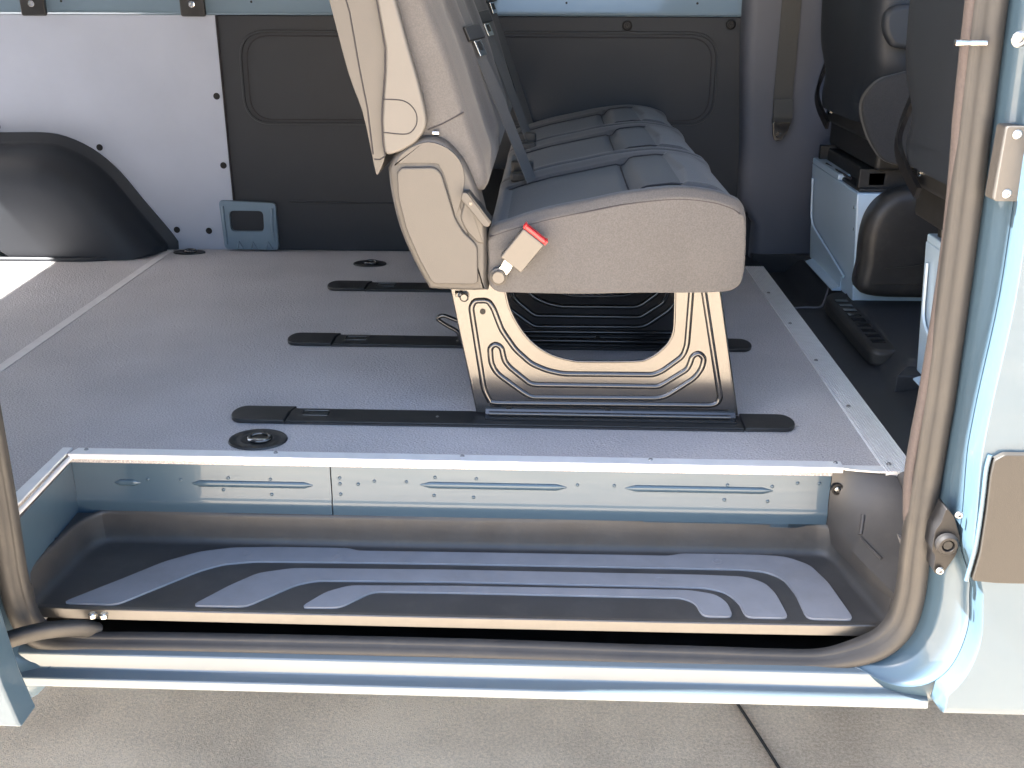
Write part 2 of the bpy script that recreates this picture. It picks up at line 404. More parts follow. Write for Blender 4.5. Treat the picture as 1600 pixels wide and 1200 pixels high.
# lashing rings: recessed dishes in the floor with a folding ring
def lashing(cx, cy, rx, ry):
    prof = [(1.0, 0.0006), (0.97, 0.0034), (0.90, 0.0034), (0.82, 0.0014), (0.70, 0.0009), (0.62, 0.0022), (0.52, 0.0022), (0.45, 0.0008), (0.01, 0.0008)]
    v = []; f = []; n = 28; k = len(prof)
    for i in range(n):
        a = 2*math.pi*i/n
        for r, h in prof: v.append((cx+rx*r*math.cos(a), cy+ry*r*math.sin(a), h))
    for i in range(n):
        for q in range(k-1): f.append((i*k+q, ((i+1) % n)*k+q, ((i+1) % n)*k+q+1, i*k+q+1))
    d = add('lashing_dish', v, f, 'black_plastic', van, smooth=50)
    ring = [(cx+rx*0.36*math.cos(a)+0.004, cy-ry*0.05+ry*0.30*math.sin(a), 0.006+0.002*math.sin(a)) for a in [2*math.pi*i/20 for i in range(20)]]
    tube('lashing_ring', ring, 0.0035, 'black_metal', d, n=8, closed=True, ref=(0, 0, 1))
    b = MB().box(cx-rx*0.28, cx+rx*0.34, cy-ry*0.34, cy-ry*0.16, 0.002, 0.008)
    b.build('lashing_bar', 'bright_metal', d, bevel=0.0015)
    return d
lashing(-0.484, 0.062, 0.050, 0.042)
lashing(-0.488, 1.232, 0.046, 0.034)
lashing(-1.025, 1.335, 0.046, 0.026)

# ---- step riser with pressed beads
rz = [(-0.016, 0.0), (-0.020, -0.001), (-0.072, -0.001), (-0.080, -0.0045), (-0.088, -0.0055), (-0.094, -0.0042), (-0.128, -0.0042)]
def riser_piece(xa, xb, name='riser_panel'):
    pts = [(p[1], p[0]) for p in rz]+[(0.004, -0.128), (0.004, -0.016)]
    return prism(name, pts, 'x', xa, xb, 'paint', van, smooth=60)
ra = riser_piece(-0.779, -0.3505); rb_ = riser_piece(-0.3485, 0.463)
def bead(parent, xa, xb, z, r=0.006, y=-0.0012, h=0.0035):
    path = [(xa+(xb-xa)*i/14, y, z) for i in range(15)]
    n = 8
    v = []; f = []
    L = xb-xa
    for i, p in enumerate(path):
        t = i/14; s = min(1, min(t, 1-t)*L/0.012+0.15)
        for q in range(n): 
            a = math.pi*q/(n-1); v.append((p[0], y-h*s*math.sin(a), z+r*s*math.cos(a)))
    for i in range(14):
        for q in range(n-1): f.append((i*n+q, i*n+q+1, (i+1)*n+q+1, (i+1)*n+q))
    return add('pressed_bead', v, f, 'paint', parent, smooth=60)
for par, xa, xb, z in ((ra, -0.712, -0.668, -0.052), (ra, -0.582, -0.380, -0.051), (rb_, -0.203, 0.038, -0.046), (rb_, 0.133, 0.372, -0.045)):
    bead(par, xa, xb, z)
def dimple(c, r, parent, m='paint', h=0.002):
    v, f = lathe(c, [(r, 0.0005), (r*0.8, -h), (r*0.4, -h*1.2), (r*0.05, -h*1.2)], 'y', 12)
    return add('rivet', v, f, m, parent, smooth=60)
for x, z in ((-0.655, -0.045), (-0.60, -0.045), (-0.52, -0.040), (-0.45, -0.041), (-0.53, -0.062), (-0.45, -0.069)):
    dimple((x, -0.0008, z), 0.0032, ra)
for x, z in ((-0.335, -0.036), (-0.335, -0.047), (-0.335, -0.066), (-0.305, -0.047), (-0.278, -0.041), (-0.225, -0.041), (-0.178, -0.032), (-0.11, -0.033), (-0.18, -0.065), (-0.115, -0.067), (0.055, -0.041), (0.115, -0.041), (0.298, -0.036), (0.37, -0.037), (0.295, -0.063), (0.365, -0.064), (0.41, -0.03), (0.445, -0.03)):
    dimple((x, -0.0008, z), 0.0032, rb_)
# left return of the cut-out
prism('riser_end', [(-0.7795, 0.0), (-0.7715, -0.20), (-0.80, -0.20), (-0.80, 0.0)], 'z', -0.128, -0.0165, 'paint', van)

# ---- step tray
TZ = -0.158
tray = add('step_tray', [(0, -0.1, TZ), (0.01, -0.1, TZ), (0.01, -0.09, TZ)], [(0, 1, 2)], 'tray_plastic', van)   # replaced below
bpy.data.objects.remove(tray)
def tray_ring(d):
    """rounded-U plan outline from front-left, round the back, to front-right, moved inwards by d"""
    base = [(-0.772, -0.206, 0), (-0.764, -0.10, 0), (-0.757, -0.050, 0), (-0.744, -0.020, 0), (-0.715, -0.0075, 0),
            (-0.45, -0.0085, 0), (0.0, -0.007, 0), (0.30, -0.0055, 0), (0.440, -0.0055, 0), (0.470, -0.014, 0), (0.482, -0.042, 0), (0.496, -0.11, 0), (0.514, -0.204, 0)]
    P = resample(catmull(base, 8), 110); out = []
    for i, p in enumerate(P):
        t = (P[min(i+1, 109)]-P[max(i-1, 0)]).normalized(); out.append(p+Vector((t.y, -t.x, 0))*d)
    out[0].y = -0.206; out[-1].y = -0.204
    return out
levels = [(0.0135, 0.0), (0.0085, 0.0008), (0.005, 0.003), (0.0025, 0.0068), (0.0012, 0.0125), (0.0, 0.026), (-0.0008, 0.0475), (-0.002, 0.0525), (-0.0035, 0.0542), (-0.009, 0.0545)]
rings = []
for d, z in levels:
    rings.append([(p.x, min(p.y, -0.0042), TZ+z) for p in tray_ring(d)])
v, f = loft(rings, closed_ring=False)
# floor fan: strips between mirrored points of the inner ring
k = 110
inner = [v[i] for i in range(k)]
base_i = len(v); rows = 30
for j in range(1, rows):   # interior grid from front edge towards the back along each column
    pass
# simple floor: ngon below the pads, slightly inside
v2 = list(v); f2 = list(f)
f2.append(tuple(range(k)))
# front lip
fl = [(-0.766, -0.206), (0.509, -0.204)]
lv_ = []; lf_ = []
for i in range(25):
    t = i/24; x = -0.766+1.275*t; y = -0.206+0.002*t-0.004*math.sin(math.pi*t)**0.4
    lv_ += [(x, y+0.0045, TZ+0.0004), (x, y-0.0012, TZ), (x, y-0.0026, TZ-0.0016), (x, y-0.0047, TZ-0.0165), (x, y-0.002, TZ-0.018), (x, y+0.03, TZ-0.018)]
for i in range(24):
    for q in range(5): a = i*6+q; lf_.append((a, a+1, a+7, a+6))
tray = add('step_tray', v2, f2, 'tray_plastic', van, smooth=50)
add('tray_lip', lv_, lf_, 'tray_edge', tray, smooth=30)
# shelf left of the tray, with rounded rim
prism('tray_shelf', [(-0.800, -0.006), (-0.742, -0.006), (-0.764, -0.045), (-0.779, -0.20), (-0.81, -0.20)], 'z', TZ+0.030, TZ+0.0520, 'tray_plastic', tray, bevel=0.004)
tube('tray_rim', [(-0.792, -0.008, TZ+0.056), (-0.800, -0.15, TZ+0.056), (-0.803, -0.20, TZ+0.056)], 0.0085, 'tray_plastic', tray)
tube('tray_hook', catmull([(-0.789, -0.10, TZ+0.052), (-0.784, -0.108, TZ+0.054), (-0.778, -0.102, TZ+0.054), (-0.773, -0.092, TZ+0.052)], 5), 0.0018, 'tray_plastic', tray, n=6)
MB().box(-0.787, -0.768, -0.212, -0.196, TZ-0.005, TZ+0.036).build('tray_end_rib', 'tray_plastic', tray, bevel=0.003)
MB().box(0.512, 0.519, -0.212, -0.188, TZ-0.004, TZ+0.040).build('tray_end_rib', 'tray_plastic', tray, bevel=0.0025)
# raised tread pads
pads = [
 [(-0.728,-0.200),(-0.661,-0.129),(-0.615,-0.078),(-0.568,-0.044),(-0.514,-0.028),(-0.44,-0.0235),(-0.323,-0.0225),(-0.307,-0.030),(0.0,-0.027),(0.209,-0.0255),(0.228,-0.0175),(0.36,-0.0165),(0.400,-0.021),(0.433,-0.045),(0.450,-0.098),(0.463,-0.197),(0.393,-0.197),(0.391,-0.132),(0.381,-0.088),(0.357,-0.068),(0.318,-0.063),(0.0,-0.064),(-0.258,-0.066),(-0.467,-0.070),(-0.517,-0.081),(-0.548,-0.102),(-0.643,-0.202)],
 [(-0.529,-0.200),(-0.488,-0.143),(-0.453,-0.105),(-0.400,-0.088),(-0.152,-0.083),(0.257,-0.082),(0.323,-0.085),(0.350,-0.102),(0.361,-0.133),(0.367,-0.197),(0.303,-0.197),(0.299,-0.158),(0.283,-0.130),(0.252,-0.119),(-0.148,-0.118),(-0.355,-0.123),(-0.384,-0.136),(-0.446,-0.199)],
 [(-0.364,-0.198),(-0.334,-0.155),(-0.301,-0.135),(-0.147,-0.130),(0.228,-0.127),(0.267,-0.137),(0.282,-0.159),(0.285,-0.197),(0.239,-0.197),(0.233,-0.162),(0.214,-0.149),(-0.145,-0.149),(-0.262,-0.151),(-0.304,-0.196)]]
for i, pd in enumerate(pads):
    po = prism('tread_pad', [tuple(p)[:2] for p in roundpoly([(a, b, 0) for a, b in pd], 0.012, 3)], 'z', TZ-0.002, TZ+0.0032, 'pad_rubber', tray, bevel=0.0008)
    if i == 0:
        for x, y in ((-0.488, -0.045), (-0.335, -0.050), (0.285, -0.040)):
            v, f = lathe((x, y, TZ+0.003), [(0.0085, 0), (0.0085, 0.0006), (0.006, 0.0006), (0.0055, 0.0001), (0.0005, 0.0001)], 'z', 16)
            add('pad_clip', v, f, 'pad_rubber', po)
    if i == 1:
        v, f = lathe((0.185, -0.099, TZ+0.003), [(0.0085, 0), (0.0085, 0.0006), (0.006, 0.0006), (0.0055, 0.0001), (0.0005, 0.0001)], 'z', 16)
        add('pad_clip', v, f, 'pad_rubber', po)

# ---- black corner cover at the front end of the step
C00, C01, C11, C10 = Vector((0.464, -0.003, -0.104)), Vector((0.463, -0.003, -0.003)), Vector((0.556, -0.024, -0.002)), Vector((0.513, -0.205, -0.106))
def cright(q):
    c = Vector((0.556, -0.1, -0.048))*2-(C10+C11)*0.5
    return C10*(1-q)**2+c*2*q*(1-q)+C11*q*q
def csurf(u, q):
    bl = C00*(1-u)*(1-q)+C10*u*(1-q)+C01*(1-u)*q+C11*u*q
    return C00.lerp(C01, q)*(1-u)+cright(q)*u+C00.lerp(C10, u)*(1-q)+C01.lerp(C11, u)*q-bl
rows_ = [[csurf(u/16, q/12) for u in range(17)] for q in range(13)]
rows_.insert(0, [p+Vector((0.004, 0.004, -0.03)) for p in rows_[0]])
v, f = loft(rows_, closed_ring=False)
cor = add('corner_cover', v, f, 'tray_plastic', van, smooth=40)
tube('cover_rib', catmull([csurf(0.458, 0.43), csurf(0.458, 0.33), csurf(0.458, 0.21)], 4), 0.0036, 'tray_plastic', cor, n=8)
tube('cover_rib', [csurf(0.475, 0.186), csurf(0.61, 0.155), csurf(0.762, 0.135)], 0.0026, 'tray_plastic', cor, n=8)
pk_ = csurf(0.09, 0.68)
v, f = lathe(pk_, [(0.010, 0.004), (0.010, -0.0035), (0.0065, -0.004), (0.0055, 0.0)], 'y', 16); add('cover_pocket', v, f, 'guide_black', cor)
v, f = lathe(pk_+Vector((0, -0.001, 0)), [(0.005, 0.002), (0.005, -0.003), (0.003, -0.004), (0.0004, -0.004)], 'y', 12); add('cover_screw', v, f, 'screw_steel', cor)
# upper trim between the cover and the seal
rr = [cright(q/14) for q in range(15)]
rows_ = [[p+Vector((0.0005, 0, -0.004)) for p in rr], [p+Vector((0.003, -0.001, 0.003)) for p in rr], [p+Vector((0.010, -0.002, 0.008)) for p in rr], [p+Vector((0.05, -0.004, 0.014)) for p in rr]]
v, f = loft(rows_, closed_ring=False); add('cover_top', v, f, 'tray_plastic', cor, smooth=60)
tube('cover_post', [(0.526, -0.207, -0.150), (0.531, -0.204, -0.07), (0.540, -0.195, -0.02)], 0.0075, 'tray_plastic', cor)

# ---- dark channel under the tray and lower ledge
prof = [(-0.222, -0.196), (-0.212, -0.203), (-0.203, -0.205), (-0.198, -0.212), (-0.195, -0.236), (-0.10, -0.239), (-0.06, -0.239), (-0.05, -0.178), (-0.045, -0.178), (-0.05, -0.2445), (-0.222, -0.2445)]
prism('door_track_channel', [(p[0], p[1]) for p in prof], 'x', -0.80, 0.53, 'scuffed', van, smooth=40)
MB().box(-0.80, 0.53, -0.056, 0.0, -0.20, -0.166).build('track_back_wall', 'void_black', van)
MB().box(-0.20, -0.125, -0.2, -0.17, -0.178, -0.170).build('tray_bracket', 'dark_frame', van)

# ---- rubber seal around the opening
SY = -0.240
SEAL = [(-0.752,1.45),(-0.758,0.9),(-0.766,0.3),(-0.770,0.05),(-0.773,-0.032),(-0.775,-0.088),(-0.772,-0.140),(-0.760,-0.180),(-0.730,-0.197),(-0.65,-0.1945),
        (-0.519,-0.1925),(-0.137,-0.1915),(0.10,-0.194),(0.238,-0.195),(0.385,-0.196),(0.446,-0.190),(0.490,-0.172),(0.516,-0.136),(0.523,-0.085),(0.5205,-0.02),(0.5185,0.06),(0.5175,0.164),(0.517,0.237),
        (0.510,0.463),(0.501,0.677),(0.490,1.0),(0.47,1.45)]
spath = [Vector((p.x, SY, p.y)) for p in catmull([(a, b, 0) for a, b in SEAL], 8)]
sprof = [(-0.018, 0.018), (-0.0185, 0.010), (-0.0155, 0.003), (-0.0125, 0.0015), (-0.0105, 0.0012), (-0.0075, -0.006), (-0.003, -0.0115), (0.003, -0.0140), (0.010, -0.0125), (0.016, -0.007), (0.0185, 0.001), (0.018, 0.012)]
kp = len(sprof); v, f = sweep(spath, sprof, ref=(0, 1, 0))
for i, p in enumerate(spath):
    sc_ = 1-0.26*(1-smooth01((abs(p.x+0.13)-0.52)/0.10)) if p.z < -0.15 else 1
    for q in range(kp):
        d = v[i*kp+q]-p; v[i*kp+q] = p+Vector((d.x, d.y, d.z))*sc_+Vector((0, 0, -0.0055*(1-sc_)/0.26))
seal = add('door_seal', v, f, 'rubber', van, smooth=60)
# textile inner lip of the seal along the pillar
lip = [p for p in spath if p.x > 0.4 and p.z > -0.10]
lip = [Vector((p.x-0.0165*smooth01((p.z+0.10)/0.22)-0.004*smooth01((p.z+0.10)/0.22)*math.sin(p.z*9+1.0)*(1 if p.z < 0.55 else 0.3), SY+0.016, p.z)) for p in lip]
v, f = sweep(lip, circ(0.0062, 10, 0.010), ref=(0, 1, 0)); add('seal_lip', v, f, 'seal_cloth', seal, smooth=60)

# ---- body frame loft around the opening: sill and both pillars
SILL_OLD = [(0.008, -0.236), (0.013, -0.246), (0.0165, -0.258), (0.0150, -0.268), (0.0140, -0.276), (0.0185, -0.283), (0.0210, -0.292), (0.0270, -0.300), (0.0340, -0.3025), (0.0385, -0.302), (0.0400, -0.296), (0.041, -0.24), (0.041, -0.15)]
ROCK = [(0.004, -0.236), (0.0130, -0.2585), (0.0345, -0.2635), (0.0385, -0.2825), (0.0515, -0.2852), (0.0545, -0.281), (0.0545, -0.236)]
rock_path = [(-2.80, 0), (-0.75, 0), (-0.519, 0.0), (-0.137, 0.0), (0.2, 0.0), (0.45, 0), (0.548, 0)]
v, f = extrude([(y, -0.192-s_) for s_, y in ROCK], 'x', -2.80, 0.5545)
rocker = add('rocker_panel', v, f, 'paint_sill', van, smooth=30, bevel=0.0022, seg=3)
rocker.modifiers['bevel'].angle_limit = R(25)
SILL = [(0.004+0.0004*i, -0.236-0.001*i) for i in range(13)]
PILL = [(0.010, -0.232), (0.0175, -0.238), (0.022, -0.243), (0.026, -0.250), (0.029, -0.262), (0.033, -0.2685), (0.044, -0.276), (0.052, -0.2825), (0.056, -0.288), (0.058, -0.2915), (0.0605, -0.2935), (0.064, -0.2905), (0.115, -0.278)]
n = len(spath); rings = []
for i, p in enumerate(spath):
    t = (spath[min(i+1, n-1)]-spath[max(i-1, 0)]).normalized()
    nrm = Vector((t.z, 0, -t.x))                      # outward from the opening
    if p.x > 0: wgt = smooth01((p.x-0.44)/0.075) if p.z < -0.05 else 1
    else: wgt = smooth01((-0.70-p.x)/0.06) if p.z < -0.05 else 1
    if p.x > 0.3 and p.z >= -0.15: wgt = max(wgt, smooth01((p.z+0.2)/0.1))
    wob = 0.0
    ring = []
    kz = [(-9, 1.0), (-0.10, 1.0), (-0.04, 0.85), (0.05, 0.28), (0.19, 0.08), (0.40, 0.32), (9, 0.4)]
    for (za, ka), (zb, kb) in zip(kz, kz[1:]):
        if za <= p.z <= zb: kk = ka+(kb-ka)*smooth01((p.z-za)/(zb-za))
    for (s0, y0), (s1, y1) in zip(SILL, PILL):
        if s1 > 0.0175: s1 = 0.0175+(s1-0.0175)*kk
        s = s0*(1-wgt)+s1*wgt; y = y0*(1-wgt)+y1*wgt
        q = p+nrm*(s+wob*wgt*(1 if 0.02 < s < 0.055 else 0)); ring.append((q.x, y, q.z))
    rings.append(ring)
v, f = loft(rings, closed_ring=False)
frame = add('door_frame', v, f, 'paint', van, smooth=60)
edge_curve = [(r[10][0], r[10][2]) for r in rings]

# outer skin ahead of the opening (front door / wing) with black cladding
right = [(x, z) for x, z in edge_curve if x > 0.50 and z > -0.215]
ys = lambda z: -0.318-0.006*math.cos(min(1.2, abs(z-0.1))*1.3)+0.05*max(0, z-0.6)
rows_ = []
for x, z in right:
    if z < -0.12: x = max(x, 0.5535)
    xs = [x+0.004, x+0.007, x+0.03, x+0.10, x+0.30, 1.2, 2.05]
    if z > 0.62: xs = [min(q, 0.70) for q in xs]
    row = [(x+0.0005, ys(z)+0.036, z), (x+0.0025, ys(z)+0.018, z)]+[(a, ys(z)+(0.004 if i == 0 else 0), z) for i, a in enumerate(xs)]
    rows_.append(row)
first = rows_[0]; rows_.insert(0, [(p[0], p[1]+0.004, -0.222) for p in first]); rows_.insert(0, [(p[0], p[1]+0.03, -0.226) for p in first])
v, f = loft(rows_, closed_ring=False)
skin = add('front_body_side', v, f, 'paint', van, smooth=50)
cl = [(0.5585, -0.001), (0.562, 0.04), (0.560, 0.10), (0.5565, 0.150), (0.5575, 0.172), (0.569, 0.180), (2.0, 0.182), (2.0, -0.004), (0.59, -0.004)]
prism('side_cladding', [tuple(p)[:2] for p in roundpoly([(a, b, 0) for a, b in cl], 0.003, 2)], 'y', -0.333, -0.316, 'cladding', skin, bevel=0.0015)
tube('cladding_edge', catmull([(0.5535, -0.3275, -0.004), (0.557, -0.3275, 0.05), (0.555, -0.3275, 0.11), (0.552, -0.3275, 0.155), (0.554, -0.326, 0.176)], 5), 0.003, 'paint', skin, n=8)

# outer skin behind the opening (mostly hidden by the open sliding door)
left = [(x, z) for x, z in edge_curve if x < -0.70 and z > -0.165]
rows_ = []
for x, z in left:
    rows_.append([(x-0.0035, -0.305, z)]+[(a, -0.318+0.05*max(0, z-0.6), z) for a in (x-0.005, x-0.03, x-0.2, -1.6, -2.80)])
last = rows_[-1]; rows_ += [[(p[0], p[1]+0.006, -0.185) for p in last], [(p[0], p[1]+0.05, -0.198) for p in last]]
v, f = loft(rows_, closed_ring=False)
add('rear_body_side', v, f, 'paint', van, smooth=50)

# latch block, cover plate, pin and screws on the pillar
lt = prism('door_guide', [tuple(p)[:2] for p in roundpoly([(0.5235, 0.088, 0), (0.5350, 0.076, 0), (0.5490, 0.042, 0), (0.5470, 0.018, 0), (0.5330, -0.014, 0), (0.5210, -0.010, 0), (0.5200, 0.016, 0), (0.5140, 0.024, 0), (0.5140, 0.054, 0), (0.5200, 0.066, 0)], 0.005, 3)], 'y', -0.300, -0.270, 'guide_black', van, bevel=0.003)
v, f = lathe((0.5300, -0.304, 0.037), [(0.015, 0.002), (0.015, -0.004), (0.012, -0.007), (0.0085, -0.007), (0.007, -0.003), (0.006, 0.004), (0.0005, 0.004)], 'y', 20)
add('guide_socket', v, f, 'guide_black', lt)
v, f = lathe((0.5300, -0.3085, 0.037), [(0.0062, 0.001), (0.0062, -0.0005), (0.0005, -0.0005)], 'y', 14); add('socket_hole', v, f, 'void_black', lt)
for z in (0.080, -0.004):
    screw((0.539 if z > 0 else 0.5275, -0.304, z), 0.0055, lt, 'y', 0.003, 'screw_steel', s=-1)
cp = prism('pillar_cover_plate', rrect(0.516, 0.546, 0.487, 0.572, 0.004), 'y', -0.299, -0.270, 'seat_plastic', van, bevel=0.0012)
for c in ((0.529, -0.299, 0.563), (0.529, -0.299, 0.496)):
    screw(c, 0.0055, cp, 'y', 0.002, 'screw_steel', s=-1)
screw((0.514, -0.296, 0.665), 0.009, frame, 'y', 0.004, 'screw_steel', name='pillar_bolt', s=-1)
v, f = lathe((0.459, -0.256, 0.659), [(0.0004, 0), (0.0040, 0.001), (0.0040, 0.014), (0.0032, 0.016), (0.0036, 0.019), (0.0036, 0.036)], 'x', 12)
add('door_switch_pin', v, f, 'bright_metal', frame)

# ---- sliding door, pushed open behind the opening, with its lower roller arm
dpoly = [(-0.690, -0.2055), (-0.693, -0.198), (-0.704, -0.141), (-0.712, -0.05), (-0.716, 0.1), (-0.716, 1.4), (-1.98, 1.4), (-1.98, -0.203), (-0.75, -0.2035)]
door = prism('sliding_door', dpoly, 'y', -0.42, -0.375, 'paint', van, bevel=0.004, label='open blue-grey sliding door parked behind the opening')
arm = catmull([(-0.668, -0.220, -0.190), (-0.690, -0.240, -0.172), (-0.735, -0.270, -0.160), (-0.79, -0.300, -0.164), (-0.86, -0.335, -0.170), (-0.95, -0.37, -0.172)], 8)
v, f = sweep(arm, [(-0.010, -0.007), (-0.006, -0.011), (0.006, -0.011), (0.010, -0.007), (0.010, 0.007), (0.006, 0.011), (-0.006, 0.011), (-0.010, 0.007)], ref=(0, 0, 1))
add('roller_arm', v, f, 'rubber', door, smooth=50)
for dx in (0.0, 0.017):
    v, f = lathe((-0.668+dx, -0.228, -0.160), [(0.0065, 0), (0.0065, 0.005), (0.004, 0.007), (0.0005, 0.007)], 'z', 12)
    add('roller_bolt', v, f, 'bright_metal', door)

# ---- far side of the load space
WALL = 1.385
prism('far_wall_skin', [(WALL+0.012, -0.20), (WALL+0.012, 0.64), (WALL-0.02, 1.2), (WALL-0.10, 1.75), (WALL+0.0, 1.78), (WALL+0.06, 1.2), (WALL+0.07, -0.20)], 'x', -2.80, 1.9, 'paint_inner', van)
# painted rail above the lining
prism('waist_rail', [(WALL-0.004, 0.6415), (WALL-0.012, 0.6415), (WALL-0.015, 0.646), (WALL-0.012, 0.652), (WALL-0.014, 0.75), (WALL-0.03, 0.95), (WALL+0.01, 0.95), (WALL+0.01, 0.6415)], 'x', -2.78, 0.60, 'paint_wall', van, smooth=40)
for x in (-1.307, -0.795, 0.040, 0.382):
    v, f = lathe((x, WALL-0.0136, 0.674), [(0.003, 0.001), (0.003, -0.0012), (0.0004, -0.0012)], 'y', 10); add('rail_plug', v, f, 'void_black', van)
# dark moulded lining
lin = prism('lining_panel', [(-0.893, 0.0005), (0.60, 0.0005), (0.60, 0.640), (-0.893, 0.640)], 'y', WALL-0.006, WALL+0.010, 'lining', van, bevel=0.002)
groove = roundpoly([(-0.838, WALL-0.0066, 0.600), (0.444, WALL-0.0066, 0.600), (0.446, WALL-0.0066, 0.364), (-0.840, WALL-0.0066, 0.358)], 0.075, 10)
v, f = sweep(groove, [(-0.004, 0.001), (-0.0025, -0.003), (0.0025, -0.003), (0.004, 0.001)], closed=True); add('lining_bead', v, f, 'lining', lin, smooth=60)
g2 = roundpoly([(-0.822, WALL-0.0062, 0.588), (0.430, WALL-0.0062, 0.588), (0.432, WALL-0.0062, 0.374), (-0.824, WALL-0.0062, 0.368)], 0.065, 10)
v, f = sweep(g2, [(-0.0018, 0.001), (-0.001, -0.0018), (0.001, -0.0018), (0.0018, 0.001)], closed=True); add('lining_bead', v, f, 'seam', lin, smooth=60)
tube('lining_crease', [(-0.735, WALL-0.006, 0.141), (-0.3, WALL-0.006, 0.139), (0.5, WALL-0.006, 0.138)], 0.003, 'lining', lin, n=8)
for x, z in ((0.474, 0.622), (0.202, 0.618)):
    v, f = lathe((x, WALL-0.006, z), [(0.0135, 0.001), (0.0135, -0.003), (0.011, -0.005), (0.0085, -0.005), (0.0075, -0.002), (0.004, -0.002), (0.0035, -0.0045), (0.0005, -0.0045)], 'y', 18)
    add('lining_clip', v, f, 'guide_black', lin, smooth=50)
tube('panel_joint', [(-0.8945, WALL-0.008, 0.14), (-0.8945, WALL-0.008, 0.64)], 0.003, 'seam', lin, n=6)
# light grey wall board, cut round the wheel arch
wp = [(-0.897, 0.001), (-0.897, 0.640), (-2.75, 0.640), (-2.75, 0.001), (-2.15, 0.001), (-1.96, 0.20), (-1.80, 0.29), (-1.62, 0.320), (-1.41, 0.318), (-1.27, 0.265), (-1.15, 0.12), (-1.075, 0.001)]
wb = prism('wall_board', wp, 'y', WALL-0.012, WALL-0.002, 'wall_panel', van)
for x, z in ((-0.904, 0.431), (-0.912, 0.243), (-1.067, 0.058), (-0.974, 0.056), (-1.259, 0.290), (-1.541, 0.345)):
    x = min(x, -0.913)
    v, f = lathe((x, WALL-0.012, z), [(0.0125, 0.001), (0.0125, -0.0008), (0.0092, -0.0008)], 'y', 18)
    wr = add('board_washer', v, f, 'wall_panel', wb)
    v, f = lathe((x, WALL-0.0128, z), [(0.0092, 0.001), (0.0092, -0.0010), (0.0062, -0.0014), (0.004, -0.0006), (0.0005, -0.0006)], 'y', 16)
    add('board_screw', v, f, 'guide_black', wb)
for xc in (-1.380, -0.950):
    c_ = prism('board_clamp', rrect(xc-0.033, xc+0.033, 0.637, 0.78, 0.007), 'y', WALL-0.030, WALL-0.016, 'black_plastic', van, bevel=0.003)
    v, f = lathe((xc, WALL-0.030, 0.668), [(0.0085, 0.001), (0.0085, -0.003), (0.006, -0.004), (0.003, -0.004), (0.0028, -0.002), (0.0004, -0.002)], 'y', 14)
    add('clamp_screw', v, f, 'bright_metal', c_)
# gusset bracket
gs = holed('gusset_bracket', [tuple(p)[:2] for p in roundpoly([(-0.929, 0.006, 0), (-0.934, 0.146, 0), (-0.772, 0.140, 0), (-0.773, 0.004, 0)], 0.012, 4)],
           [tuple(p)[:2] for p in roundpoly([(-0.907, 0.058, 0), (-0.907, 0.117, 0), (-0.809, 0.117, 0), (-0.811, 0.058, 0)], 0.014, 4)], 'y', WALL-0.024, WALL-0.013, 'paint_wall', van, bevel=0.002)
prism('gusset_back', [(-0.915, 0.05), (-0.80, 0.05), (-0.80, 0.125), (-0.915, 0.125)], 'y', WALL-0.0128, WALL-0.0122, 'lining', gs)
for x in (-0.885, -0.845, -0.80):
    tube('gusset_rib', [(x-0.008, WALL-0.025, 0.006), (x, WALL-0.027, 0.028), (x+0.010, WALL-0.025, 0.006)], 0.003, 'paint_wall', gs, n=8)
tube('gusset_flange', [(-0.922, WALL-0.025, 0.02), (-0.924, WALL-0.025, 0.13)], 0.004, 'paint_wall', gs, n=8)
tube('gusset_flange', [(-0.783, WALL-0.025, 0.03), (-0.786, WALL-0.025, 0.07), (-0.783, WALL-0.025, 0.125)], 0.004, 'paint_wall', gs, n=8)
# wheel arch cover
fo = [(-2.215, 0.001), (-2.20, 0.03), (-2.06, 0.20), (-1.97, 0.27), (-1.86, 0.315), (-1.74, 0.330), (-1.535, 0.330), (-1.405, 0.330), (-1.339, 0.316), (-1.270, 0.280), (-1.210, 0.224), (-1.151, 0.142), (-1.071, 0.032), (-1.068, 0.001)]
fo = resample(catmull([(a, b, 0) for a, b in fo], 6), 60)
cx = -1.64
def archring(scale_in, y, tz=1.0):
    out = []
    for i, p in enumerate(fo):
        t = (fo[min(i+1, 59)]-fo[max(i-1, 0)]).normalized(); nr = Vector((t.y, -t.x, 0))
        q = p+nr*scale_in
        out.append((q.x, y, max(0.001, q.y)))
    return out
rings = [archring(0, WALL-0.010), archring(0.0, WALL-0.017), archring(0.004, WALL-0.019), archring(0.026, WALL-0.021), archring(0.030, WALL-0.024), archring(0.033, WALL-0.045), archring(0.042, WALL-0.085), archring(0.060, WALL-0.118), archring(0.085, WALL-0.137), archring(0.13, WALL-0.150)]
rings.append([((x-cx)*0.75+cx, WALL-0.156, z*0.6) for x, _, z in rings[-1]])
rings.append([((x-cx)*0.5+cx, WALL-0.158, z*0.3) for x, _, z in rings[-1]])
v, f = loft(rings, closed_ring=False)
arch = add('wheel_arch_cover', v, f, 'lining', van, smooth=50)
foot = [(-1.10, WALL-0.03, 0.004), (-1.135, WALL-0.075, 0.004), (-1.19, WALL-0.13, 0.004), (-1.28, WALL-0.158, 0.004), (-1.45, WALL-0.163, 0.004), (-1.85, WALL-0.163, 0.004), (-2.05, WALL-0.14, 0.004), (-2.17, WALL-0.07, 0.004)]
tube('arch_foot_bead', catmull(foot, 6), 0.007, 'lining', arch, n=8)

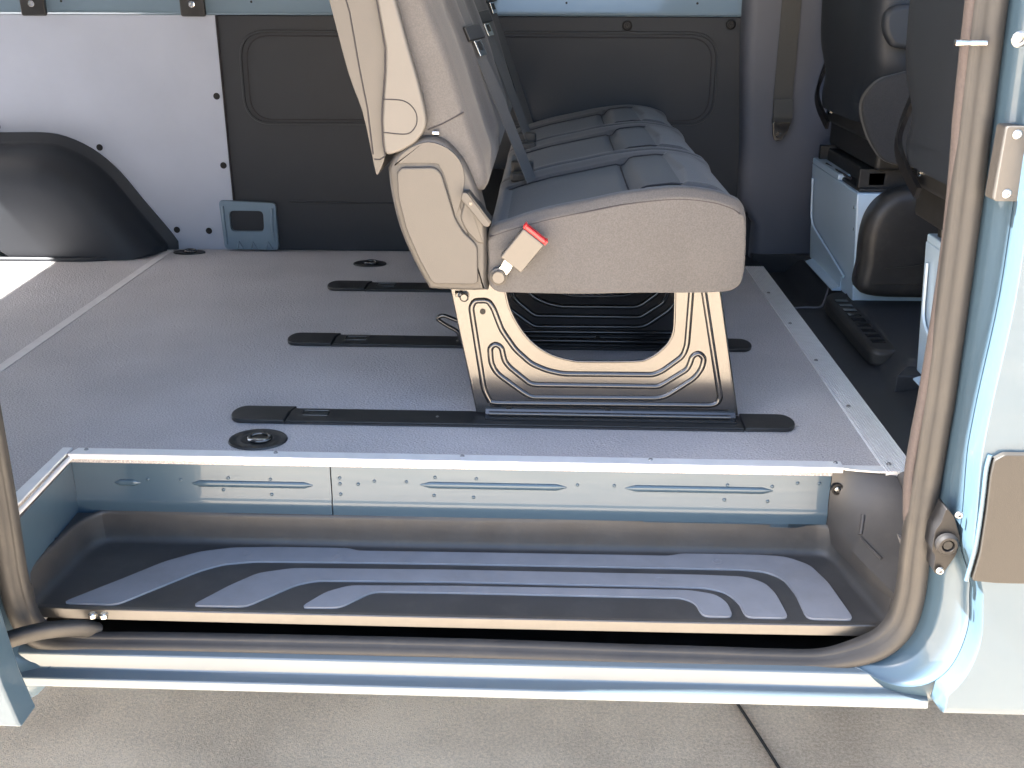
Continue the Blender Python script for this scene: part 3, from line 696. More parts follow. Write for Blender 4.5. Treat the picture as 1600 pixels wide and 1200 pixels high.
# ---- roof, near side inner wall, added rear light block, underbody
prism('roof', [(-0.20, 1.70), (-0.26, 1.62), (-0.22, 1.78), (0.2, 1.86), (0.6, 1.88), (1.0, 1.86), (WALL, 1.78), (WALL-0.10, 1.70), (0.6, 1.76)], 'x', -2.735, 1.3, 'headliner', van)
MB().box(0.541, 0.5905, 1.246, 1.39, -0.016, -0.001).build('floor_filler', 'cab_mat', van)
MB().box(-2.80, -2.765, -0.235, 0.84, 0.0015, 1.69).build('rear_light_block', 'paint_wall', van)  # unseen closed leaf, added to cut the light coming in from the rear
MB().box(-2.80, -0.80, -0.235, -0.21, 0.006, 1.69).build('near_wall_lining', 'wall_panel', van)
prism('header_sun_block', [(-0.20, 1.47), (-0.315, 1.47), (-0.30, 1.64), (-0.24, 1.76), (-0.20, 1.69)], 'x', -2.80, 1.3, 'paint', van, smooth=50)  # out-of-view header, brought outwards to keep direct sun off the pillar
MB().box(-2.80, -0.81, 0.0, 1.38, -0.22, -0.017).build('underbody_light_block', 'undercoat', van)  # unseen slabs added below the floor to stop light leaking through
MB().box(-0.79, 1.9, 0.006, 1.38, -0.22, -0.055).build('underbody_light_block', 'undercoat', van)
MB().box(0.54, 1.9, -0.20, 0.004, -0.215, -0.06).build('underbody_light_block', 'undercoat', van)

# ---- cab: floor mat with recess and hump
def mat_z(x, y):
    z = -0.004
    rec = smooth01((y-0.868)/0.010)*(1-smooth01((x-0.66-0.28*max(0, y-0.88))/0.06))
    hump = smooth01((x-0.665)/0.05)*0.040
    if y < 0.42: hump *= 1-0.8*smooth01((0.42-y)/0.06)*(1-smooth01((x-0.72)/0.05))
    z += hump-0.030*rec
    z += 0.004*math.exp(-((y-0.866)/0.006)**2)*(1-smooth01((x-0.72)/0.03))
    return z
nx, ny = 70, 170
vv = []; ff = []
for j in range(ny):
    y = -0.22+1.60*j/(ny-1)
    for i in range(nx):
        x = 0.5905+0.90*(i/(nx-1))**1.5; vv.append((x, y, mat_z(x, y)))
for j in range(ny-1):
    for i in range(nx-1): a = j*nx+i; ff.append((a, a+1, a+nx+1, a+nx))
cm = add('cab_floor_mat', vv, ff, 'cab_mat', van, smooth=60)
tube('mat_edge', catmull([(0.593, 0.868, 0.0005), (0.62, 0.872, 0.0015), (0.655, 0.875, 0.002), (0.672, 0.905, 0.012), (0.70, 0.98, 0.030), (0.715, 1.02, 0.037)], 6), 0.0026, 'trim', cm, n=8)
# floor vent
vp_ = prism('floor_vent', [tuple(p)[:2] for p in roundpoly([(0.655, 0.475, 0), (0.655, 0.845, 0), (0.675, 0.895, 0), (0.712, 0.90, 0), (0.728, 0.86, 0), (0.728, 0.50, 0), (0.705, 0.465, 0)], 0.02, 4)], 'z', -0.004, 0.034, 'dark_frame', van, bevel=0.012, seg=3)
for i in range(9):
    y = 0.52+i*0.036
    MB().box(0.672, 0.700, y, y+0.018, 0.0335, 0.0355).build('vent_slat', 'black_metal', vp_)
prism('mat_wedge', [(0.665, 0.34), (0.70, 0.395), (0.74, 0.40), (0.74, 0.34)], 'z', -0.01, 0.03, 'cab_mat', cm, bevel=0.004)

# far pillar trim with seat belt
def ptrim(z):
    xl = 0.500+0.030*smooth01((0.70-z)/0.55)+0.045*smooth01((0.155-z)/0.05)
    return xl
rings = []
for i in range(40):
    z = -0.05+1.70*(i/39)**1.3
    xl = ptrim(z); yy = 1.335-0.03*smooth01(z/0.7)
    rings.append([(xl-0.003, WALL+0.01, z), (xl-0.002, yy+0.028, z), (xl+0.004, yy+0.010, z), (xl+0.016, yy+0.001, z), (xl+0.03, yy, z), (0.66, yy+0.002, z), (0.745, yy+0.012, z), (0.80, yy+0.05, z), (0.80, WALL+0.01, z)])
v, f = loft(rings)
pt = add('pillar_trim', v, f, 'trim', van, smooth=50)
bx = MB().box(0.533, 0.553, 1.327, 1.345, 0.022, 0.135); bx.build('pillar_hook_slot', 'void_black', pt, bevel=0.006)
# floor skirting at the pillar's foot
prism('pillar_foot', [(0.575, 1.325), (0.70, 1.33), (0.735, 1.30), (0.745, 1.385), (0.575, 1.385)], 'z', -0.05, 0.016, 'cab_mat', van, bevel=0.004)
bpath = [(0.607, 1.298, 1.45), (0.609, 1.299, 0.9), (0.611, 1.300, 0.60), (0.6115, 1.3005, 0.44)]
v, f = sweep(catmull(bpath, 5), [(-0.0245, -0.001), (0.0245, -0.001), (0.0245, 0.001), (-0.0245, 0.001)], ref=(0, 1, 0))
sb = add('seat_belt', v, f, 'belt_dark', pt, smooth=40)
v, f = sweep(catmull([(0.6115, 1.296, 0.44), (0.6125, 1.293, 0.415), (0.613, 1.292, 0.395), (0.613, 1.298, 0.378)], 5), [(-0.0245, -0.006), (0.0245, -0.006), (0.0245, 0.005), (-0.0245, 0.005)], ref=(0, 1, 0))
add('belt_loop', v, f, 'belt_dark', sb, smooth=40)
prism('belt_anchor', [tuple(p)[:2] for p in roundpoly([(0.590, 0.384, 0), (0.636, 0.384, 0), (0.632, 0.362, 0), (0.618, 0.336, 0), (0.598, 0.333, 0), (0.592, 0.350, 0)], 0.006, 3)], 'y', 1.290, 1.302, 'black_metal', sb, bevel=0.002)
screw((0.607, 1.290, 0.348), 0.008, sb, 'y', 0.004, 'black_metal', name='anchor_bolt', s=-1)

# far cab door trim, dashboard
prism('cab_door_trim', [(0.80, -0.02), (1.75, -0.02), (1.75, 0.88), (0.80, 0.95)], 'y', WALL-0.045, WALL+0.01, 'trim', van, bevel=0.01)
MB().box(0.98, 1.25, WALL-0.10, WALL-0.047, 0.34, 0.42).build('door_armrest', 'trim', van, bevel=0.02)
prism('dashboard', [(1.50, 0.0), (1.45, 0.25), (1.38, 0.62), (1.46, 0.72), (1.85, 0.74), (1.90, 0.0)], 'y', -0.15, 1.33, 'trim', van, bevel=0.02)

# ------------------------------------------------------------------ three-seat bench
bench = thing('bench_seat', (0.05, 0.75, 0.0), 'dark grey three-place fabric bench bolted to black floor rails', 'seat')
PY = 0.177
plate_out = [(-0.119, 0.009), (0.338, 0.012), (0.289, 0.247), (0.2165, 0.247), (0.219, 0.176), (0.214, 0.151), (0.199, 0.131), (0.179, 0.116), (0.155, 0.110), (0.072, 0.108), (0.044, 0.110), (0.009, 0.120), (-0.022, 0.140), (-0.046, 0.169), (-0.064, 0.205), (-0.073, 0.247), (-0.163, 0.247)]
# smooth only the arc of the opening
arc = [tuple(p)[:2] for p in catmull([(a, b, 0) for a, b in plate_out[3:16]], 4)]
plate_pts = plate_out[:3]+arc+plate_out[16:]
plate = prism('side_plate', plate_pts, 'y', PY, PY+0.004, 'black_metal', bench, bevel=0.001)
beads = [
 ([(-0.097,0.030),(-0.108,0.053),(-0.129,0.204),(-0.123,0.216),(-0.100,0.217),(-0.091,0.204),(-0.077,0.165),(-0.053,0.129),(-0.025,0.103),(0.003,0.091),(0.031,0.085),(0.188,0.086),(0.203,0.093),(0.237,0.121),(0.243,0.141),(0.244,0.243)], False),
 ([(-0.025,0.064),(0.198,0.064),(0.209,0.071),(0.246,0.097),(0.251,0.110),(0.253,0.121),(0.263,0.128),(0.274,0.119),(0.272,0.101),(0.261,0.082),(0.214,0.047),(0.197,0.042),(-0.024,0.040),(-0.039,0.049),(-0.085,0.084),(-0.095,0.102),(-0.097,0.131),(-0.088,0.139),(-0.077,0.133),(-0.072,0.108),(-0.063,0.096)], True),
 ([(0.264,0.243),(0.307,0.045),(0.303,0.034),(0.291,0.030),(-0.085,0.028),(-0.097,0.030)], False)]
bprof = [(-0.0058, 0.0008), (-0.0034, -0.0030), (-0.0008, -0.0044), (0.0008, -0.0044), (0.0034, -0.0030), (0.0058, 0.0008)]
rimpath = V3([(a, b) for a, b in arc], PY+0.001)
def plate_details(parent):
    out = []
    for pts, closed in beads:
        path = roundpoly(V3(pts, PY), 0.010, 4, closed)
        v, f = sweep(path, bprof, closed); out.append(add('pressed_bead', v, f, 'black_metal', parent, smooth=70))
    v, f = sweep(rimpath, circ(0.0022, 8), False); out.append(add('opening_rim', v, f, 'black_metal', parent, smooth=70))
    out.append(tube('plate_edge', V3([(-0.163, 0.246), (-0.119, 0.010)], PY+0.003), 0.0035, 'black_metal', parent, n=8))
    out.append(tube('plate_edge', V3([(0.289, 0.246), (0.338, 0.012)], PY+0.003), 0.0035, 'black_metal', parent, n=8))
    for x, z in ((-0.109, 0.197), (0.111, 0.019), (-0.064, 0.018)):
        v, f = lathe((x, PY-0.0005, z), [(0.005, 0.001), (0.005, -0.0008), (0.0034, -0.0008), (0.003, 0.0002), (0.0003, 0.0002)], 'y', 14)
        out.append(add('plate_hole', v, f, 'void_black', parent))
    return out
det = plate_details(plate)
for dy in (0.402, 0.815):
    p2 = clone(plate, (0, dy, 0), bench)
    for d in det: clone(d, (0, dy, 0), p2)
# feet in the rails
for yy in (PY, PY+0.402, PY+0.815):
    ft = prism('rail_foot', [(yy-0.026, 0.0065), (yy-0.026, 0.0095), (yy-0.010, 0.011), (yy-0.004, 0.018), (yy+0.006, 0.018), (yy+0.02, 0.011), (yy+0.02, 0.0065)], 'x', -0.105, 0.335, 'black_metal', bench, smooth=40)
    tube('foot_roll', [(-0.098, yy-0.014, 0.0135), (0.325, yy-0.014, 0.0135)], 0.0042, 'black_metal', ft, n=10)
MB().box(-0.163, 0.292, 0.185, 1.33, 0.236, 0.247).build('seat_pan', 'dark_frame', bench, bevel=0.002)
tube('cross_tube', [(-0.10, 0.19, 0.05), (-0.10, 1.0, 0.05)], 0.012, 'dark_frame', bench)
tube('cross_tube', [(0.29, 0.19, 0.05), (0.29, 1.0, 0.05)], 0.010, 'dark_frame', bench)
tube('release_handle', roundpoly([(-0.150, 0.50, 0.052), (-0.178, 0.50, 0.074), (-0.212, 0.50, 0.088), (-0.226, 0.50, 0.080), (-0.206, 0.50, 0.066), (-0.18, 0.50, 0.052), (-0.176, 0.50, 0.03), (-0.13, 0.50, 0.03)], 0.010, 4, False), 0.0045, 'black_metal', bench, n=8)
# corner bolt above plate
v, f = lathe((-0.140, PY-0.002, 0.224), [(0.008, 0.004), (0.008, -0.006), (0.0055, -0.008), (0.0005, -0.008)], 'y', 12); add('plate_bolt', v, f, 'black_metal', bench)
tube('torsion_spring', [(-0.155+0.012*i/30, PY-0.004+0.004*math.sin(i*1.3), 0.228+0.004*math.cos(i*1.3)) for i in range(30)], 0.0014, 'black_metal', bench, n=6)

# cushions
side = [(-0.097,0.263),(-0.097,0.300),(-0.095,0.340),(-0.058,0.355),(0.004,0.373),(0.065,0.386),(0.126,0.399),(0.202,0.408),(0.257,0.404),(0.293,0.394),(0.309,0.384),(0.317,0.364),(0.321,0.320),(0.321,0.279),(0.312,0.258),(0.279,0.249),(0.150,0.2455),(0.054,0.2425),(-0.05,0.244),(-0.084,0.246)]
side_ring = resample(catmull([(a, b, 0) for a, b in side], 6, True)+[Vector((side[0][0], side[0][1], 0))], 241)[:-1]
ctr = Vector((0.11, 0.32, 0))
def ztop(x):
    pts = [(-0.2, 0.335), (-0.095, 0.340), (-0.058, 0.355), (0.004, 0.373), (0.065, 0.386), (0.126, 0.399), (0.202, 0.408), (0.257, 0.404), (0.293, 0.394), (0.309, 0.384), (0.5, 0.3)]
    for (a, b), (c, d) in zip(pts, pts[1:]):
        if a <= x <= c: return b+(d-b)*(x-a)/(c-a)
    return 0.3
def cushion(y0, y1, idx):
    ny = 100; rings = []; hw = (y1-y0)/2; yc = (y0+y1)/2; r = 0.012
    for j in range(ny+1):
        t = j/ny; y = yc-hw*math.cos(math.pi*t)**1 if False else y0+(y1-y0)*(0.5-0.5*math.cos(math.pi*(0.15*math.sin(2*math.pi*t)/math.pi+t)))
        d = min(y-y0, y1-y); ins = r-math.sqrt(max(0, r*r-(r-d)**2)) if d < r else 0
        u = (y-yc)/hw; ring = []
        for p in side_ring:
            q = p.copy(); dirc = (ctr-p)
            top = p.y > ztop(p.x)-0.004 and p.x > -0.10 and p.y > 0.33
            lim = ins*(0.35 if not top else 1.0)
            q += dirc.normalized()*lim
            if top or (p.x > 0.29 and p.y > 0.30):
                fade = smooth01((p.y-0.30)/0.07)
                au = abs(u)
                bol = 0.0085*math.exp(-((au-0.90)/0.13)**2)*smooth01((1-au)/0.06)
                ux = smooth01((p.x+0.085)/0.012)*(1-smooth01((p.x-(0.228-0.02*au))/0.014))
                uy = 1-smooth01((au-(0.70+0.04*smooth01((p.x-0.13)/0.012)))/0.022)
                ins_d = 0.0075*ux*uy
                cre = 0.006*math.exp(-((p.x-0.137-0.01*u*u)/0.006)**2)*uy
                rise = 0.009*smooth01((p.x-0.140)/0.02)*(1-smooth01((p.x-0.26)/0.05))*uy
                q.y += (bol+0.003-ins_d-cre+rise)*fade
            ring.append((q.x, y, q.y))
        rings.append(ring)
    v, f = loft(rings)
    c = add('seat_cushion', v, f, 'fabric', bench, smooth=60)
    return c
cys = [(0.130, 0.553), (0.555, 0.963), (0.965, 1.355)]
cush = [cushion(a, b, i) for i, (a, b) in enumerate(cys)]
# dark insert fabric on each cushion, following the recessed panel
def insert(c, y0, y1):
    hw = (y1-y0)/2; yc = (y0+y1)/2; rows_ = []
    for xi in range(37):
        x = -0.078+0.298*xi/36; row = []
        for yi in range(21):
            u = -0.69+1.38*yi/20
            u *= 1+0.05*smooth01((x-0.137)/0.01)
            z = ztop(x)+0.003-0.0075+0.0012-0.006*math.exp(-((x-0.137-0.01*u*u)/0.006)**2)+0.009*smooth01((x-0.140)/0.02)*(1-smooth01((x-0.26)/0.05))
            z += 0.0085*math.exp(-((abs(u)-0.90)/0.13)**2)+0.0008
            row.append((x, yc+hw*u, z))
        rows_.append(row)
    v, f = loft(rows_, closed_ring=False); add('cushion_insert', v, f, 'fabric_dark', c, smooth=60)
    for e in (0, -1): tube('insert_seam', [(r_[e][0], r_[e][1], r_[e][2]+0.0012) for r_ in rows_], 0.0016, 'seam', c, n=6)
    tube('insert_seam', [(rows_[26][q][0], rows_[26][q][1], rows_[26][q][2]+0.001) for q in range(21)], 0.0014, 'seam', c, n=6)
for c, (a, b) in zip(cush, cys): insert(c, a, b)
# side seam on the near cushion
sm = catmull([(a, 0.1335, b+0.0005) for a, b in [(-0.094,0.341),(-0.058,0.354),(0.004,0.3715),(0.065,0.3845),(0.126,0.397),(0.202,0.4055),(0.257,0.4015),(0.290,0.3925),(0.306,0.383)]], 6)
tube('cushion_seam', [(p.x, p.y-0.0025, p.z-0.004) for p in sm], 0.0013, 'seam', cush[0], n=6)
tube('cushion_seam', catmull([(0.283, 0.140, 0.252), (0.300, 0.1365, 0.254), (0.313, 0.1375, 0.262), (0.318, 0.142, 0.272)], 5), 0.0014, 'seam', cush[0], n=6)

# backrests
bs = [(-0.245,0.470),(-0.180,0.440),(-0.106,0.410),(-0.100,0.446),(-0.117,0.499),(-0.129,0.536),(-0.150,0.604),(-0.167,0.651),(-0.185,0.697),(-0.215,0.80),(-0.242,0.92),(-0.262,1.0),(-0.30,1.035),(-0.345,1.01),(-0.345,0.92),(-0.320,0.80),(-0.295,0.70),(-0.272,0.60),(-0.262,0.53)]
br = resample(catmull([(a, b, 0) for a, b in bs], 6, True)+[Vector((bs[0][0], bs[0][1], 0))], 121)[:-1]
def backrest(y0, y1):
    ny = 44; rings = []; hw = (y1-y0)/2; yc = (y0+y1)/2; r = 0.022
    for j in range(ny+1):
        t = j/ny; y = y0+(y1-y0)*(0.5-0.5*math.cos(math.pi*t)); d = min(y-y0, y1-y)
        ins = r-math.sqrt(max(0, r*r-(r-d)**2)) if d < r else 0
        u = abs(y-yc)/hw; ring = []
        for p in br:
            q = p.copy(); zc = min(max(p.y, 0.47), 0.98); cxx = -0.19-0.24*(zc-0.5)
            dv = Vector((cxx-p.x, zc-p.y, 0))
            if dv.length > 1e-6: q += dv.normalized()*ins*0.7
            if p.x > cxx:
                fr = smooth01((p.x-cxx)/0.04)
                bol = 0.012*math.exp(-((u-0.62)/0.2)**2)*smooth01((1-u)/0.2)
                pan = 0.006*(1-smooth01((u-0.45)/0.05))
                q.x += (bol-pan)*fr*smooth01((q.y-0.43)/0.05)
            ring.append((q.x, y, q.y))
        rings.append(ring)
    v, f = loft(rings); return add('backrest', v, f, 'fabric', bench, smooth=60)
bys = [(0.132, 0.550), (0.556, 0.960), (0.966, 1.350)]
backs = [backrest(a, b) for a, b in bys]
# back board with turned-over fabric
rb2 = [(-0.410, 1.02), (-0.355, 0.80), (-0.332, 0.697), (-0.309, 0.593), (-0.290, 0.534), (-0.277, 0.460), (-0.2725, 0.4375), (-0.266, 0.446), (-0.2575, 0.470), (-0.258, 0.523), (-0.256, 0.56), (-0.251, 0.594), (-0.249, 0.629), (-0.254, 0.663), (-0.259, 0.697), (-0.285, 0.80), (-0.330, 1.02)]
bp = prism('back_panel', [tuple(p)[:2] for p in catmull([(a, b, 0) for a, b in rb2], 3)], 'y', 0.124, 1.352, 'seat_plastic', bench, bevel=0.003, seg=3)
tube('panel_seam', V3([(-0.383, 1.0), (-0.323, 0.76), (-0.302, 0.68), (-0.2915, 0.60), (-0.282, 0.54), (-0.2765, 0.47)], 0.1238), 0.0012, 'seam', bp, n=6)
tube('panel_seam', V3([(-0.345, 1.0), (-0.295, 0.80), (-0.268, 0.697), (-0.259, 0.663), (-0.2545, 0.629)], 0.1238), 0.0011, 'seam', bp, n=6) if False else None
tube('panel_seam', V3([(-0.275, 0.462), (-0.266, 0.4615), (-0.2585, 0.466)], 0.1236), 0.001, 'seam', bp, n=6)
# light plastic side shell with round cap
sh = [(-0.330,1.02),(-0.285,0.80),(-0.2585,0.697),(-0.2535,0.663),(-0.2485,0.629),(-0.2505,0.594),(-0.2555,0.554),(-0.2585,0.523),(-0.258,0.486),(-0.2555,0.469),(-0.233,0.475),(-0.208,0.489),(-0.195,0.504),(-0.189,0.519),(-0.191,0.540),(-0.202,0.588),(-0.215,0.634),(-0.226,0.679),(-0.231,0.697),(-0.255,0.80),(-0.305,1.02)]
shell = prism('side_shell', [tuple(p)[:2] for p in roundpoly([(a, b, 0) for a, b in sh], 0.008, 3)], 'y', 0.112, 0.150, 'shell_plastic', bench, bevel=0.005, seg=3)
cap = [(-0.2545,0.555),(-0.225,0.553),(-0.210,0.543),(-0.204,0.529),(-0.207,0.514),(-0.221,0.503),(-0.2565,0.505)]
tube('cap_seam', [(p.x, 0.1118, p.z) for p in catmull(V3(cap, 0.112), 6)], 0.0009, 'seam', shell, n=6)
tube('shell_edge', [(p[0]-0.0005, 0.1155, p[1]) for p in sh[:10]], 0.0014, 'seam', shell, n=6)
tube('side_seam', V3([(-0.190, 0.507), (-0.165, 0.517), (-0.133, 0.534)], 0.1318), 0.0012, 'seam', backs[0], n=6)

# recliner cover
rc = [(-0.254,0.448),(-0.246,0.466),(-0.230,0.481),(-0.208,0.494),(-0.187,0.499),(-0.163,0.493),(-0.146,0.478),(-0.131,0.458),(-0.116,0.425),(-0.107,0.397),(-0.099,0.351),(-0.0985,0.262),(-0.103,0.250),(-0.184,0.251),(-0.197,0.259),(-0.218,0.299),(-0.238,0.350),(-0.250,0.405)]
def inset2(pts, d):
    P = [Vector((a, b)) for a, b in pts]; N = len(P); out = []
    for i in range(N):
        t = (P[(i+1) % N]-P[i-1]).normalized(); nr = Vector((t.y, -t.x)); out.append(tuple(P[i]+nr*d))
    return out
rcs = [tuple(p)[:2] for p in resample(catmull([(a, b, 0) for a, b in rc+rc[:1]], 5), 90)][:-1]
def dome(outline, steps, name, m, parent):
    rings_ = []
    for d, y in steps: rings_.append([(a, y, b) for a, b in inset2(outline, d)])
    v, f = loft(rings_); return add(name, v, f, m, parent, smooth=50)
rec = dome(rcs, [(0, 0.175), (0, 0.130), (0.0015, 0.1235), (0.004, 0.119), (0.007, 0.117)], 'recliner_cover', 'seat_plastic', bench)
low = [(-0.2385,0.443),(-0.231,0.4515),(-0.178,0.4525),(-0.168,0.443),(-0.1475,0.372),(-0.135,0.350),(-0.118,0.334),(-0.1125,0.325),(-0.112,0.268),(-0.117,0.263),(-0.182,0.263),(-0.189,0.268),(-0.207,0.303),(-0.227,0.353),(-0.238,0.405)]
lows = [tuple(p)[:2] for p in roundpoly([(a, b, 0) for a, b in low], 0.008, 4)]
prism('cover_panel', lows, 'y', 0.1105, 0.1195, 'seat_plastic', rec, bevel=0.003, seg=3)
arcp = [(-0.2405,0.455),(-0.231,0.470),(-0.212,0.4835),(-0.187,0.4905),(-0.160,0.4825),(-0.140,0.464),(-0.1325,0.440),(-0.1355,0.410),(-0.1465,0.377),(-0.1505,0.389),(-0.163,0.438),(-0.170,0.452),(-0.178,0.4585),(-0.234,0.4580)]
prism('cover_panel', [tuple(p)[:2] for p in catmull([(a, b, 0) for a, b in arcp], 3, True)], 'y', 0.1135, 0.1195, 'seat_plastic', rec, bevel=0.0015)
# recline lever in its pocket
pk = [(-0.141, 0.372), (-0.131, 0.405), (-0.122, 0.405), (-0.104, 0.372), (-0.1005, 0.330), (-0.112, 0.3305), (-0.130, 0.349)]
dome([tuple(p)[:2] for p in roundpoly([(a, b, 0) for a, b in pk], 0.008, 3)], [(0, 0.117), (0.002, 0.1145), (0.004, 0.1142)], 'lever_pocket', 'seat_plastic', rec)
lev = [(-0.137, 0.406), (-0.134, 0.417), (-0.126, 0.416), (-0.0905, 0.369), (-0.092, 0.3625), (-0.100, 0.362), (-0.128, 0.396)]
lv = prism('recline_lever', [tuple(p)[:2] for p in roundpoly([(a, b, 0) for a, b in lev], 0.003, 3)], 'y', 0.094, 0.116, 'seat_plastic', bench, bevel=0.002)
prism('lever_grip', [(-0.1265, 0.4172), (-0.1235, 0.4168), (-0.0885, 0.3705), (-0.0905, 0.3668)], 'y', 0.0935, 0.128, 'black_plastic', lv, bevel=0.0015)
v, f = lathe((-0.121, 0.094, 0.399), [(0.0028, 0.001), (0.0028, -0.0012), (0.0003, -0.0012)], 'y', 10); add('lever_screw', v, f, 'black_metal', lv)
tube('hinge_glint', [(-0.182, 0.128, 0.503), (-0.172, 0.128, 0.5025)], 0.004, 'bright_metal', rec, n=8)

# buckle on its stalk
bc = Vector((-0.040, 0.0, 0.323)); da = Vector((0.62, 0, 0.785)).normalized(); db = Vector((-da.z, 0, da.x))
def bpt(a, b, y): q = bc+da*a+db*b; return (q.x, y, q.z)
def brect(a0, a1, b0, b1, y0, y1, name, m, parent, **k):
    pts = [bpt(a0, b0, 0), bpt(a1, b0, 0), bpt(a1, b1, 0), bpt(a0, b1, 0)]
    return prism(name, [(p[0], p[2]) for p in pts], 'y', y0, y1, m, parent, **k)
bk = brect(-0.030, 0.030, -0.0215, 0.0215, 0.098, 0.120, 'belt_buckle', 'buckle_plastic', bench, bevel=0.003, seg=3)
brect(0.0302, 0.0365, -0.020, 0.020, 0.0995, 0.1185, 'release_button', 'red', bk, bevel=0.0015)
brect(0.030, 0.0375, -0.0225, -0.0195, 0.098, 0.120, 'buckle_lip', 'red', bk, bevel=0.001)
brect(0.030, 0.0375, 0.0195, 0.0225, 0.098, 0.120, 'buckle_lip', 'red', bk, bevel=0.001)
st = [bpt(-0.028, 0.004, 0.115), (-0.068, 0.120, 0.288), (-0.078, 0.122, 0.277)]
v, f = sweep([Vector(p) for p in st], [(-0.008, -0.002), (0.008, -0.002), (0.008, 0.002), (-0.008, 0.002)], ref=(0, 1, 0)); add('buckle_stalk', v, f, 'bright_metal', bk)
v, f = lathe((-0.079, 0.130, 0.2745), [(0.0145, 0), (0.0145, -0.010), (0.0115, -0.012), (0.0112, -0.016), (0.0095, -0.018), (0.0005, -0.018)], 'y', 20); add('stalk_bolt', v, f, 'buckle_plastic', bk)

# shoulder belts lying over the backrests
def belt(y, top, bot, z0, z1, x0, x1, tz):
    path = catmull([(-0.235, y-0.02, 0.99), (x0-0.03, y-0.01, z0+0.09), (x0, y, z0), ((x0+x1)/2+0.002, y+0.006, (z0+z1)/2), (x1, y+0.012, z1)], 8)
    wdir = Vector((0.42, 0.90, 0.08)).normalized()
    vv = []; ff = []
    for p in path:
        t = 0.0190
        for s in (-1, 1): vv.append(p+wdir*t*s)
    th = Vector((0.0012, -0.0004, 0.0008))
    nv = len(vv); vv += [q-th for q in vv]
    for i in range(len(path)-1):
        a = 2*i; ff += [(a, a+1, a+3, a+2), (nv+a, nv+a+2, nv+a+3, nv+a+1), (a, a+2, nv+a+2, nv+a), (a+1, nv+a+1, nv+a+3, a+3)]
    b = add('shoulder_belt', vv, ff, 'belt', bench, smooth=60)
    # tongue with sleeve
    i = min(range(len(path)), key=lambda q: abs(path[q].z-tz)); p = path[i]; d = (path[i+1]-path[i]).normalized()
    nr = d.cross(wdir).normalized(); 
    if nr.x < 0: nr = -nr
    def slab(a0, a1, h, t0, t1, name, m, par, **k):
        q = []
        for n_ in (t0, t1):
            for a, s in ((a0, -h), (a0, h), (a1, h), (a1, -h)): q.append(p+d*a+wdir*s+nr*n_)
        return add(name, q, [(0, 1, 2, 3), (4, 7, 6, 5), (0, 4, 5, 1), (1, 5, 6, 2), (2, 6, 7, 3), (3, 7, 4, 0)], m, par, **k)
    tg = slab(-0.012, 0.016, 0.029, -0.004, 0.010, 'belt_tongue', 'black_plastic', b, bevel=0.003)
    slab(0.016, 0.046, 0.0125, 0.004, 0.007, 'tongue_blade', 'bright_metal', b, bevel=0.001)
    slab(0.020, 0.036, 0.006, 0.0068, 0.0076, 'tongue_slot', 'void_black', b)
    return b
belt(0.47, 1, 0, 0.693, 0.366, -0.170, -0.032, 0.645)
belt(0.95, 1, 0, 0.686, 0.358, -0.172, -0.038, 0.655)
belt(1.33, 1, 0, 0.690, 0.36, -0.165, -0.05, 0.690)
# buckles between the cushions
for y in (0.535, 0.945):
    for k_ in range(2):
        q = MB().box(-0.075, -0.030, y-0.03+0.032*k_, y-0.006+0.032*k_, 0.358, 0.378+0.018*k_); q.build('belt_buckle', 'black_plastic', bench, bevel=0.006)
# head restraints
for a, b in bys:
    yc = (a+b)/2
    hr = rrect(yc-0.13, yc+0.13, 1.07, 1.25, 0.05)
    prism('head_restraint', hr, 'x', -0.36, -0.27, 'fabric', bench, bevel=0.03, seg=4)
    for s in (-0.06, 0.06): tube('restraint_post', [(-0.315, yc+s, 1.0), (-0.315, yc+s, 1.09)], 0.006, 'bright_metal', bench, n=8)

